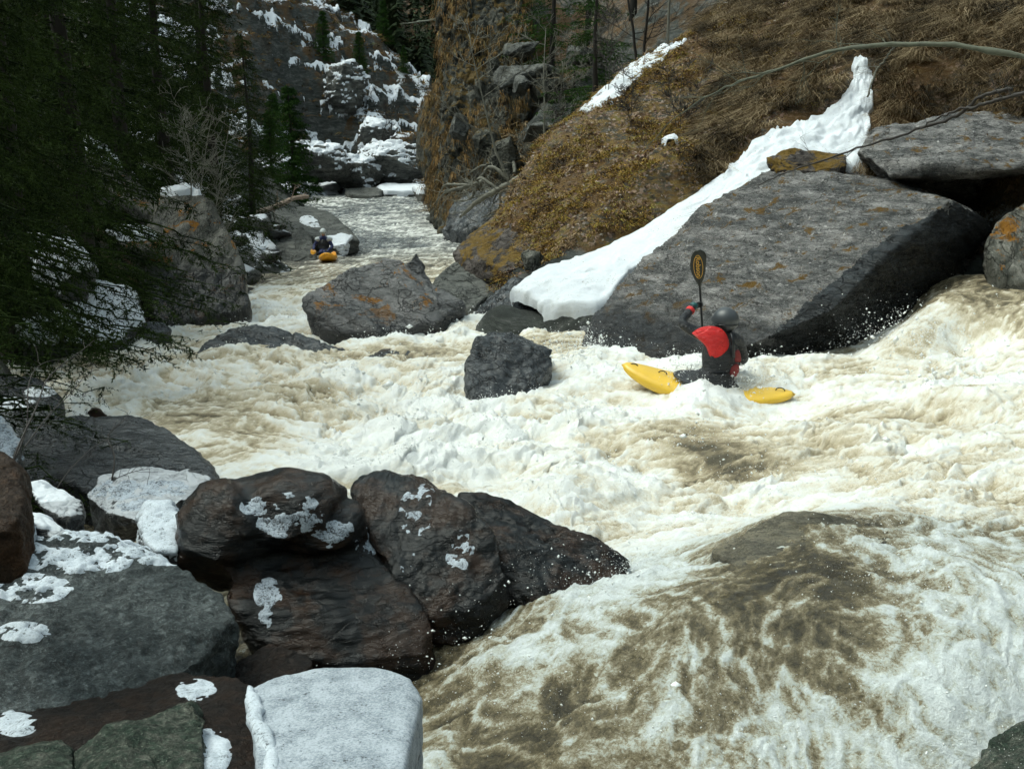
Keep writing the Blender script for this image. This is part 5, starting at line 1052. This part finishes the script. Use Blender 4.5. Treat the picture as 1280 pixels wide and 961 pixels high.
# ------------------------------------------------------------------ kayaks and paddlers
M_yel = simple('yellow_plastic', (.80, .50, .05), .30, var=.12, vs=6, folds=.004)
M_ora = simple('orange_plastic', (.85, .38, .02), .35)
M_blk = simple('black_neoprene', (.008, .010, .012), .38, var=.4, vs=30)
M_char = simple('charcoal_nylon', (.016, .018, .022), .42, var=.5, vs=14, folds=.06)
M_red = simple('red_nylon', (.70, .012, .012), .45, var=.18, vs=10, folds=.05)
M_helm = simple('grey_helmet_shell', (.05, .056, .062), .38, var=.1, vs=10)
M_skin = simple('skin', (.50, .27, .18), .55)
M_mar = simple('maroon_patch', (.20, .02, .02), .6, var=.4, vs=20)
M_teal = simple('teal_trim', (.01, .09, .09), .5)
M_blade = simple('blade_black', (.018, .020, .016), .35)
M_gold = simple('gold_print', (.55, .30, .04), .5)
M_navy = simple('navy_fabric', (.012, .02, .09), .6)
M_pale = simple('pale_grey_fabric', (.42, .45, .46), .6, var=.2)
M_whelm = simple('white_helmet_shell', (.55, .58, .58), .35)
def skin_body(name, verts, edges, radii, mat, parent, root=0, sub=2):
    """one continuous surface grown round a skeleton (coordinates relative to the parent)"""
    me = bpy.data.meshes.new('sk'); me.from_pydata([tuple(v) for v in verts], edges, []); ob = bpy.data.objects.new('sk', me); COL.objects.link(ob)
    m = ob.modifiers.new('s', 'SKIN'); sv = me.skin_vertices[0].data
    for i, r_ in enumerate(radii): sv[i].radius = (r_, r_) if not isinstance(r_, tuple) else r_
    sv[root].use_root = True; m.use_smooth_shade = True
    s = ob.modifiers.new('u', 'SUBSURF'); s.levels = sub; s.render_levels = sub
    ev = ob.evaluated_get(bpy.context.evaluated_depsgraph_get()); out = bpy.data.meshes.new_from_object(ev); out.name = name
    bpy.data.objects.remove(ob); bpy.data.meshes.remove(me)
    out.materials.clear(); out.materials.append(mat); out.shade_smooth()
    return link(name, out, parent=parent)
def hand_chain(verts, edges, radii, wrist_i, palm, along, across, grip, s=1.0):
    """palm, four curled fingers of unequal length and a thumb, wrapped towards grip"""
    along, across, grip = [np.array(v, float) / np.linalg.norm(v) for v in (along, across, grip)]
    pi = len(verts); verts.append(np.array(palm)); edges.append((wrist_i, pi)); radii.append((.026 * s, .04 * s))
    for k, ln in enumerate((.9, 1.0, .95, .75)):
        b = np.array(palm) + along * .035 * s + across * (.027 - .018 * k) * s; i0 = len(verts)
        pts = [b, b + (along * .030 + grip * .012) * ln * s, b + (along * .034 + grip * .038) * ln * s, b + (along * .012 + grip * .055) * ln * s]
        for j, q in enumerate(pts): verts.append(q); radii.append((.0095 - .0009 * j) * s); edges.append((pi if j == 0 else i0 + j - 1, i0 + j))
    i0 = len(verts); b = np.array(palm) + across * .035 * s
    for j, q in enumerate([b + along * .005 * s, b + (across * .014 + along * .022 + grip * .02) * s, b + (along * .03 + grip * .045 - across * .004) * s]):
        verts.append(q); radii.append((.012 - .001 * j) * s); edges.append((pi if j == 0 else i0 + j - 1, i0 + j))
def ellip(c, r, n=24, m=16, cut=None, squash=None):
    V = []
    for j in range(m + 1):
        ph = math.pi * j / m
        for i in range(n):
            th = 2 * math.pi * i / n; V.append([c[0] + r[0] * math.sin(ph) * math.cos(th), c[1] + r[1] * math.sin(ph) * math.sin(th), c[2] + r[2] * math.cos(ph)])
    V = np.array(V); F = []
    for j in range(m):
        for i in range(n): F.append([j * n + i, (j + 1) * n + i, (j + 1) * n + (i + 1) % n, j * n + (i + 1) % n])
    return V, np.array(F)
def helmet(parent, c, R, mat, fwd):
    """round shell with brim, ear flaps and a raised centre ridge; fwd is the facing direction"""
    V, F = ellip((0, 0, 0), (R * 1.12, R, R * 1.05), 28, 20)
    keep = V[:, 2] > -.05 - .55 * R * (V[:, 0] < .2 * R)
    V[:, 2] = np.where(keep, V[:, 2], np.maximum(V[:, 2], -.62 * R)); V[:, 2] += .04 * R * np.exp(-(V[:, 1] / (.2 * R)) ** 2) * (V[:, 2] > 0)
    br = V[:, 0] > .75 * R; V[br & (np.abs(V[:, 2]) < .25 * R), 0] += .14 * R
    a = math.atan2(fwd[1], fwd[0]); ca, sa = math.cos(a), math.sin(a); W = V.copy(); W[:, 0] = V[:, 0] * ca - V[:, 1] * sa; W[:, 1] = V[:, 0] * sa + V[:, 1] * ca
    me = mesh_np('helmet', W + c, F, mat); o = link('helmet', me, parent=parent)
    ring = np.array([[R * 1.13 * math.cos(t), R * 1.01 * math.sin(t), -.28 * R] for t in np.linspace(0, 2 * math.pi, 25)]); W = ring.copy(); W[:, 0] = ring[:, 0] * ca - ring[:, 1] * sa; W[:, 1] = ring[:, 0] * sa + ring[:, 1] * ca
    Vr, Fr = polytube(W + c, .007, 6); link('rim', mesh_np('rim', Vr, Fr, M_blk), parent=o)
    return o
def head_mesh(parent, c, fwd, mat, R=.095):
    """head with jaw, nose, eye sockets, mouth and ears"""
    V, F = ellip((0, 0, 0), (R, R * .82, R * 1.22), 32, 24)
    x, y, z = V[:, 0] / R, V[:, 1] / R, V[:, 2] / R
    fr = np.clip(x, 0, 1)
    V[:, 1] *= 1 - .25 * np.clip(-z, 0, 1.2); V[:, 0] += R * (.26 * np.exp(-(y / .16) ** 2 - ((z + .12) / .22) ** 2) - .12 * np.exp(-((np.abs(y) - .33) / .17) ** 2 - ((z - .12) / .14) ** 2) + .05 * np.exp(-(y / .3) ** 2 - ((z + .52) / .06) ** 2) - .05 * np.exp(-(y / .28) ** 2 - ((z + .44) / .04) ** 2) + .08 * np.exp(-(y / .3) ** 2 - ((z + .9) / .18) ** 2)) * (fr > .2)
    a = math.atan2(fwd[1], fwd[0]); ca, sa = math.cos(a), math.sin(a)
    parts = [(V, F)]
    for sg in (-1, 1): parts.append(ellip((-.05 * R, sg * .84 * R, 0), (.2 * R, .09 * R, .3 * R), 10, 8))
    V, F = merge(parts); W = V.copy(); W[:, 0] = V[:, 0] * ca - V[:, 1] * sa; W[:, 1] = V[:, 0] * sa + V[:, 1] * ca
    o = link('head', mesh_np('head', W + c, F, mat), parent=parent)
    for sg in (-1, 1):
        e = np.array([.80 * R, sg * .33 * R, .12 * R]); e = np.array([e[0] * ca - e[1] * sa, e[0] * sa + e[1] * ca, e[2]]); V, F = ellip(e + c, (.012, .012, .009), 10, 8); link('eye', mesh_np('eye', V, F, M_blk), parent=o)
    return o
def kayak(name, label, origin, ax, up, Lh, mat, wd=.31, ht=.19, flip=1):
    """creek boat: hull with rocker, deck, cockpit rim, skirt, grab loops; ax is the bow direction"""
    t = empty(name, origin, label, 'kayak'); ax = np.array(ax, float); ax /= np.linalg.norm(ax); up = np.array(up, float); sd = np.cross(up, ax); sd /= np.linalg.norm(sd); up = np.cross(ax, sd)
    def W(p): p = np.asarray(p, float); return p[..., 0:1] * ax + p[..., 1:2] * sd + p[..., 2:3] * up
    n, k = 48, 28; V = []
    for i in range(n):
        f = i / (n - 1); s_ = 2 * f - 1; x = s_ * Lh; w_ = wd * (1 - abs(s_) ** 2.6) ** .62 + .012; hu = ht * (1 - abs(s_) ** 3.2) ** .55 * (.62 + .25 * max(s_, 0)) + .012; hd = ht * .62 * (1 - abs(s_) ** 3) ** .6 + .01
        rk = .17 * abs(s_) ** 2.4 * (1.15 if s_ > 0 else .8)
        for j in range(k):
            th = 2 * math.pi * j / k; c, s2 = math.cos(th), math.sin(th); e = .75
            V.append([x, w_ * math.copysign(abs(c) ** e, c), rk + (hu if s2 > 0 else hd) * math.copysign(abs(s2) ** (.95 if s2 > 0 else .7), s2)])
    V = np.array(V); F = [[i * k + j, (i + 1) * k + j, (i + 1) * k + (j + 1) % k, i * k + (j + 1) % k] for i in range(n - 1) for j in range(k)]
    V = np.concatenate([V, [[-Lh - .015, 0, .15], [Lh + .015, 0, .2]]]); F3 = [[n * k, (j + 1) % k, j] for j in range(k)] + [[n * k + 1, (n - 1) * k + j, (n - 1) * k + (j + 1) % k] for j in range(k)]
    o = link('hull', mesh_np('hull', W(V), [np.array(F3), np.array(F)], mat), parent=t)
    th = np.linspace(0, 2 * math.pi, 33); ring = np.stack([.43 * np.cos(th) - .02, .235 * np.sin(th), .155 + .03 * np.cos(th)], 1)
    v, f = polytube(W(ring), .014, 8); link('cockpit_rim', mesh_np('cockpit_rim', v, f, M_blk), parent=t)
    V = []; m = 10
    for j in range(m + 1):
        q = j / m
        for a in th[:-1]: V.append([(.43 * q + .17 * (1 - q)) * math.cos(a) - .02 - .10 * (1 - q), (.235 * q + .16 * (1 - q)) * math.sin(a), .165 + .03 * math.cos(a) * q + .16 * (1 - q) ** 2.2])
    F = [[j * 32 + i, (j + 1) * 32 + i, (j + 1) * 32 + (i + 1) % 32, j * 32 + (i + 1) % 32] for j in range(m) for i in range(32)]
    link('spray_skirt', mesh_np('spray_skirt', W(np.array(V)), np.array(F), M_char), parent=t)
    for x0, z0 in ((Lh * .86, .20), (-Lh * .84, .16), (.56, .155)):
        a = np.linspace(0, math.pi, 10); v, f = polytube(W(np.stack([x0 + .055 * np.cos(a), 0 * a, z0 + .04 * np.sin(a)], 1)), .007, 6); link('grab_loop', mesh_np('grab_loop', v, f, M_blk), parent=t)
    return t, W
def paddle(name, label, p_top, p_bot, face, right=None, words=None, rb=.10, lb=.40):
    """shaft with a shaped blade at both ends; face is the normal of the top blade"""
    p_top = np.array(p_top, float); p_bot = np.array(p_bot, float); t = empty(name, p_bot, label, 'paddle'); u = p_top - p_bot; L = np.linalg.norm(u); u /= L
    v, f = polytube(np.array([p_bot + u * a for a in np.linspace(lb * .7, L - lb * .7, 20)]) - p_bot, .0155, 10); link('shaft', mesh_np('shaft', v, f, M_blk), parent=t)
    for end, (tip, d) in enumerate(((p_top, u), (p_bot, -u))):
        nrm = np.array(face, float); nrm -= d * nrm.dot(d); nrm /= np.linalg.norm(nrm); sd = np.cross(nrm, d)
        fs = np.linspace(0, 1, 22); prof = np.interp(fs, [0, .08, .2, .4, .62, .82, .94, 1], [.018, .03, .062, .094, .105, .098, .07, .02]); asym = np.interp(fs, [0, .5, 1], [0, .012, -.02]); V = []
        for side in (1, -1):
            for i, q in enumerate(fs):
                for e in np.linspace(-1, 1, 9): V.append(tip - d * lb * (1 - q) + sd * (prof[i] * e + asym[i]) + nrm * (side * (.005 + .004 * (1 - e * e)) + .035 * (q - .5) ** 2 - .012 * e * e) - p_bot)
        V = np.array(V); g = grid_faces(22, 9); F = np.concatenate([g, g[:, ::-1] + 198]); rim = list(range(8, 198, 9)); rim2 = list(range(0, 198, 9)); e4 = []
        for a_ in (rim, rim2): e4 += [[a_[i], a_[i + 1], a_[i + 1] + 198, a_[i] + 198] for i in range(21)]
        e4 += [[189 + i, 190 + i, 388 + i, 387 + i] for i in range(8)]
        bl = link('blade', mesh_np('blade', V, np.concatenate([F, np.array(e4)]), M_blade), parent=t)
        if end == 0 and words:
            c = tip - d * lb * .47 + nrm * .017 - p_bot; a = np.linspace(0, 2 * math.pi, 41)
            v, f = polytube(c + (np.cos(a)[:, None] * .148 * d + np.sin(a)[:, None] * .058 * sd), .0042, 6); link('printed_oval', mesh_np('printed_oval', v, f, M_gold), parent=bl)
            cu = bpy.data.curves.new('lettering', 'FONT'); cu.body = words; cu.size = .085; cu.extrude = .002; cu.offset = .0015; cu.align_x = 'CENTER'; cu.align_y = 'CENTER'
            tx = bpy.data.objects.new('lettering', cu); COL.objects.link(tx); tx.parent = bl; cu.materials.append(M_gold)
            bpy.context.view_layer.update(); lm = bpy.data.meshes.new_from_object(tx.evaluated_get(bpy.context.evaluated_depsgraph_get())); lm.materials.clear(); lm.materials.append(M_gold); bpy.data.objects.remove(tx); tx = link('lettering', lm, parent=bl)
            X = Vector(-d); Z = Vector(nrm); Yv = Z.cross(X); M = Matrix((X, Yv, Z)).transposed().to_4x4(); M.translation = Vector(c + nrm * .004); tx.matrix_local = M
    return t
# ---------------- near paddler: seen from behind, bow to the left
Y0 = 12.35
def K(px, py, dy=0.): return P(px, py, Y0 + dy)
bow, stern = P(777, 468, 12.75), P(992, 500, 12.0)
cen = (bow + stern) / 2 + np.array([0, 0, -.06]); Lh = np.linalg.norm(bow - stern) / 2
kay, _ = kayak('kayak', 'yellow whitewater kayak half buried in foam, bow raised to the left', cen, bow - stern, (0.02, -.16, 1), Lh, M_yel, wd=.28, ht=.155)
def person(name, label, org, J, R, edges, body_mat):
    t = empty(name, org, label, 'person'); return t
org = K(902, 482); pn = empty('person', org, 'kayaker seen from behind with grey helmet, black jacket and red vest panel, paddle raised', 'person')
J = [K(902,484), K(902,462), K(899,438,-.02), K(900,420,-.02), K(904,410,0), K(906,402,.0),
     K(880,421,-.02), K(850,404,.05), K(866,384,.24),           # left shoulder, elbow, wrist
     K(922,424,.0), K(931,450,.14), K(905,456,.42),             # right shoulder, elbow, wrist
     K(885,478,.05), K(855,470,.15), K(918,484,-.0)]
J = [j - org for j in J]
R_ = [(.17,.13), (.165,.12), (.175,.125), (.14,.10), (.055,.06), (.06,.06), (.085,.085), (.075,.07), (.048,.044), (.085,.085), (.07,.065), (.045,.042), (.1,.1), (.08,.08), (.12,.11)]
E = [(0,1),(1,2),(2,3),(3,4),(4,5),(3,6),(6,7),(7,8),(3,9),(9,10),(10,11),(0,12),(12,13),(0,14)]
g1 = K(876,381,.30) - org; g2 = K(880,455,.50) - org; sh = (g1 - g2) / np.linalg.norm(g1 - g2)
hand_chain(J, E, R_, 8, J[8] + (g1 - J[8]) * .55, g1 - J[8], sh, (.2, -.6, .1), 1.0)
hand_chain(J, E, R_, 11, J[11] + (g2 - J[11]) * .55, g2 - J[11], sh, (-.3, .6, .1), 1.0)
body = skin_body('body', J, E, R_, M_char, pn)
hc = K(907, 402, .0) - org; fw = np.array([-.8, .6, 0]); head_mesh(pn, hc - [0, 0, .01], fw, M_skin); helmet(pn, hc + [0, 0, .02], .150, M_helm, fw)
def shell(parent, name, c, ax, up, prof, mat, n=28, a0=0, a1=2 * math.pi, t=.02):
    """garment panel wrapped round the torso: prof = (height, half width, half depth)"""
    c = np.array(c); ax = np.array(ax, float); ax /= np.linalg.norm(ax); fwd = np.cross(up, ax); V = []
    th = np.linspace(a0, a1, n); rows = len(prof)
    for lay in (0, 1):
        for z, w_, d_ in prof:
            for a in th: V.append(c + ax * (w_ - lay * t) * math.cos(a) + fwd * (d_ - lay * t) * math.sin(a) + np.array(up) * z)
    V = np.array(V); g = grid_faces(rows, n); N_ = rows * n; F = [g, g[:, ::-1] + N_]
    ed = [[i, i + 1, i + 1 + N_, i + N_] for i in range(n - 1)] + [[N_ - n + i, N_ - n + i + 1, 2 * N_ - n + i + 1, 2 * N_ - n + i] for i in range(n - 1)]
    ed += [[r_ * n + s, (r_ + 1) * n + s, (r_ + 1) * n + s + N_, r_ * n + s + N_] for r_ in range(rows - 1) for s in (0, n - 1)]
    return link(name, mesh_np(name, V, np.concatenate(F + [np.array(ed)]), mat), parent=parent)
tc = K(900, 446, -.02) - org
vest = shell(pn, 'life_vest', tc, (1, .25, 0), (-.02, 0, 1), [(-.17,.205,.165),(-.10,.225,.185),(0,.235,.195),(.10,.235,.185),(.18,.215,.16),(.235,.17,.125),(.26,.11,.09)], M_char, 36)
for sx in (-1, 1):
    q = smooth_path([K(904 + sx * 13, 447, -.20) - org, K(902 + sx * 14, 428, -.20) - org, K(902 + sx * 12, 416, -.12) - org, K(900 + sx * 12, 412, .02) - org], 20); v, f = polytube(q, .022, 8); link('shoulder_strap', mesh_np('shoulder_strap', v, f, M_blk), parent=vest)
q = smooth_path([K(897, 404, -.10) - org, K(899, 412, -.06) - org, K(893, 416, .05) - org], 12); v, f = polytube(q, .008, 6); link('chin_strap', mesh_np('chin_strap', v, f, M_blk), parent=pn)
# red back panel: a closed shape lying over the left of the back
def panel(parent, name, outline, mat, off=.0, th=.03, bulge=.05, dy=-.25):
    A = np.array([K(a, b, dy) for a, b in outline]) - org; c = A.mean(0); n = len(A); V = [];
    A2 = smooth_path(np.concatenate([A, A[:1]]), 49)[:48]; m = 6
    for j in range(m + 1):
        f = j / m
        for i in range(48): q = c * (1 - f) + A2[i] * f; V.append(q + np.array([0, -bulge * (1 - f * f) + th * (f == 1), 0]) + [0, .22 * ((q[0] - c[0]) ** 2) / .3, 0])
    V = np.array(V) + [0, off, 0]; F = [[j * 48 + i, (j + 1) * 48 + i, (j + 1) * 48 + (i + 1) % 48, j * 48 + (i + 1) % 48] for j in range(m) for i in range(48)]
    return link(name, mesh_np(name, V, np.array(F), mat), parent=parent)
panel(pn, 'red_panel', [(866,418),(875,411),(889,408),(903,412),(911,423),(913,437),(906,445),(897,449),(888,446),(883,434),(874,425)], M_red, dy=-.215)
panel(pn, 'maroon_patch', [(917,440),(924,438),(927,446),(926,453),(918,452)], M_mar, dy=-.15, bulge=.01)
panel(pn, 'maroon_patch', [(913,458),(922,455),(925,462),(921,471),(912,470)], M_mar, dy=-.17, bulge=.01)
def cuff(parent, a, b, f, rad, mat):
    q = a + (b - a) * f; d = (b - a) / np.linalg.norm(b - a); v, fc = polytube(np.array([q - d * .025, q - d * .015, q + d * .015, q + d * .025]), [rad * .9, rad, rad, rad * .9], 16); link('cuff', mesh_np('cuff', v, fc, mat), parent=parent)
cuff(pn, J[7], J[8], .80, .060, M_red); cuff(pn, J[10], J[11], .8, .058, M_red); cuff(pn, J[7], J[8], 1.08, .050, M_teal)
pt = K(872, 312, .42); pb = pt + (K(881, 462, .48) - pt) / np.linalg.norm(K(881, 462, .48) - pt) * 1.95
paddle('paddle', 'black kayak paddle held upright, its blade printed with gold lettering in an oval', pt, pb, (-.45, -1, .1), words='Robson', lb=.47)
# ---------------- distant paddler facing the camera
Y1 = 37.6
def D(px, py, dy=0.): return P(px, py, Y1 + dy)
o2 = D(407, 322); kay2, _ = kayak('kayak', 'orange kayak seen bow-on, waiting in the far eddy', o2 + [0, .5, -.06], (.12, -1, .05), (0, 0, 1), 1.1, M_ora, wd=.33, ht=.2)
org2 = D(405, 316, .6); p2 = empty('person', org2, 'distant kayaker in pale helmet and navy sleeves sitting in the orange kayak', 'person')
def Q(x, y, z): return np.array([x, y, z])
J = [Q(0,.1,0), Q(0,.1,.2), Q(0,.05,.42), Q(0,.03,.55), Q(0,0,.64), Q(0,0,.7), Q(-.2,.03,.5), Q(-.36,-.05,.26), Q(-.30,-.35,.2), Q(.2,.03,.5), Q(.34,-.05,.24), Q(.22,-.38,.12), Q(-.1,-.3,.02), Q(.1,-.3,.02)]
R_ = [(.17,.13),(.16,.12),(.18,.13),(.13,.1),(.055,.055),(.06,.06),(.085,.085),(.065,.065),(.04,.036),(.085,.085),(.065,.065),(.04,.036),(.09,.09),(.09,.09)]
E = [(0,1),(1,2),(2,3),(3,4),(4,5),(3,6),(6,7),(7,8),(3,9),(9,10),(10,11),(0,12),(0,13)]
hand_chain(J, E, R_, 8, J[8] + [-.02,-.05,0], (0,-1,0), (1,0,0), (0,0,-1)); hand_chain(J, E, R_, 11, J[11] + [0,-.05,0], (0,-1,0), (-1,0,0), (0,0,-1))
skin_body('body', J, E, R_, M_navy, p2)
head_mesh(p2, Q(0,-.01,.74), np.array([.1,-1,0]), M_skin); helmet(p2, Q(0,0,.79), .125, M_whelm, np.array([.1,-1,0]))
shell(p2, 'life_vest', Q(0,.06,.32), (1,0,0), (0,0,1), [(-.15,.19,.15),(0,.22,.18),(.12,.22,.17),(.2,.18,.13),(.24,.1,.09)], M_char, 30)
for sg in (-1, 1):
    v, f = ellip((sg * .2, .04, .50), (.14, .13, .10), 16, 12); link('shoulder_cover', mesh_np('shoulder_cover', v, f, M_pale), parent=p2)
paddle('paddle', 'paddle with orange blades lying across the distant orange kayak', D(420, 318, .1), D(420, 318, .1) + np.array([-1.05, .5, .05]), (0, -1, .4), lb=.26)
for o in bpy.data.objects:
    if o.name.startswith('blade') and o.parent and o.parent.name == 'paddle.001': o.data.materials[0] = M_ora
# ------------------------------------------------------------------ light, sky, camera
w = bpy.data.worlds.new('World'); scene.world = w; w.use_nodes = True
nt = w.node_tree; bg = nt.nodes['Background']; sky = nt.nodes.new('ShaderNodeTexSky'); sky.sky_type = 'NISHITA'; sky.sun_disc = False
SUN_EL, SUN_AZ = math.radians(60), math.radians(-78)   # azimuth from +Y towards +X
sky.sun_elevation = SUN_EL; sky.sun_rotation = SUN_AZ; sky.air_density = 1.0; sky.dust_density = 4.0; sky.ozone_density = 1.0
hs = nt.nodes.new('ShaderNodeHueSaturation'); hs.inputs['Saturation'].default_value = .42; nt.links.new(sky.outputs[0], hs.inputs['Color']); mu = nt.nodes.new('ShaderNodeMix'); mu.data_type = 'RGBA'; mu.blend_type = 'MULTIPLY'; mu.inputs[0].default_value = 1; mu.inputs[7].default_value = (.88, 1.04, .955, 1); nt.links.new(hs.outputs[0], mu.inputs[6]); nt.links.new(mu.outputs[2], bg.inputs[0]); bg.inputs[1].default_value = 0.145
sl = bpy.data.lights.new('sun', 'SUN'); sl.energy = 1.0; sl.angle = math.radians(40); sl.color = (1, .985, .93)
so_ = bpy.data.objects.new('sun', sl); COL.objects.link(so_)
d = Vector((math.sin(SUN_AZ) * math.cos(SUN_EL), math.cos(SUN_AZ) * math.cos(SUN_EL), math.sin(SUN_EL)))
so_.rotation_euler = d.to_track_quat('Z', 'Y').to_euler(); so_.location = d * 60
cam = bpy.data.cameras.new('camera'); co = bpy.data.objects.new('camera', cam); COL.objects.link(co); scene.camera = co
co.location = (0, 0, ZC); co.rotation_euler = (math.pi / 2 - PITCH, 0, 0)
cam.sensor_fit = 'HORIZONTAL'; cam.sensor_width = 36; cam.lens = 36 * FPX / 1280; cam.clip_start = .05; cam.clip_end = 2000
vs = scene.view_settings; vs.view_transform = 'Standard'; vs.look = 'None'; vs.gamma = 1; vs.use_curve_mapping = False; vs.exposure = 0.65
scene.cycles.max_bounces = 4; scene.cycles.diffuse_bounces = 2; scene.cycles.glossy_bounces = 2; scene.cycles.transmission_bounces = 2
scene.cycles.use_denoising = True; scene.cycles.use_adaptive_sampling = True; scene.cycles.adaptive_threshold = .03
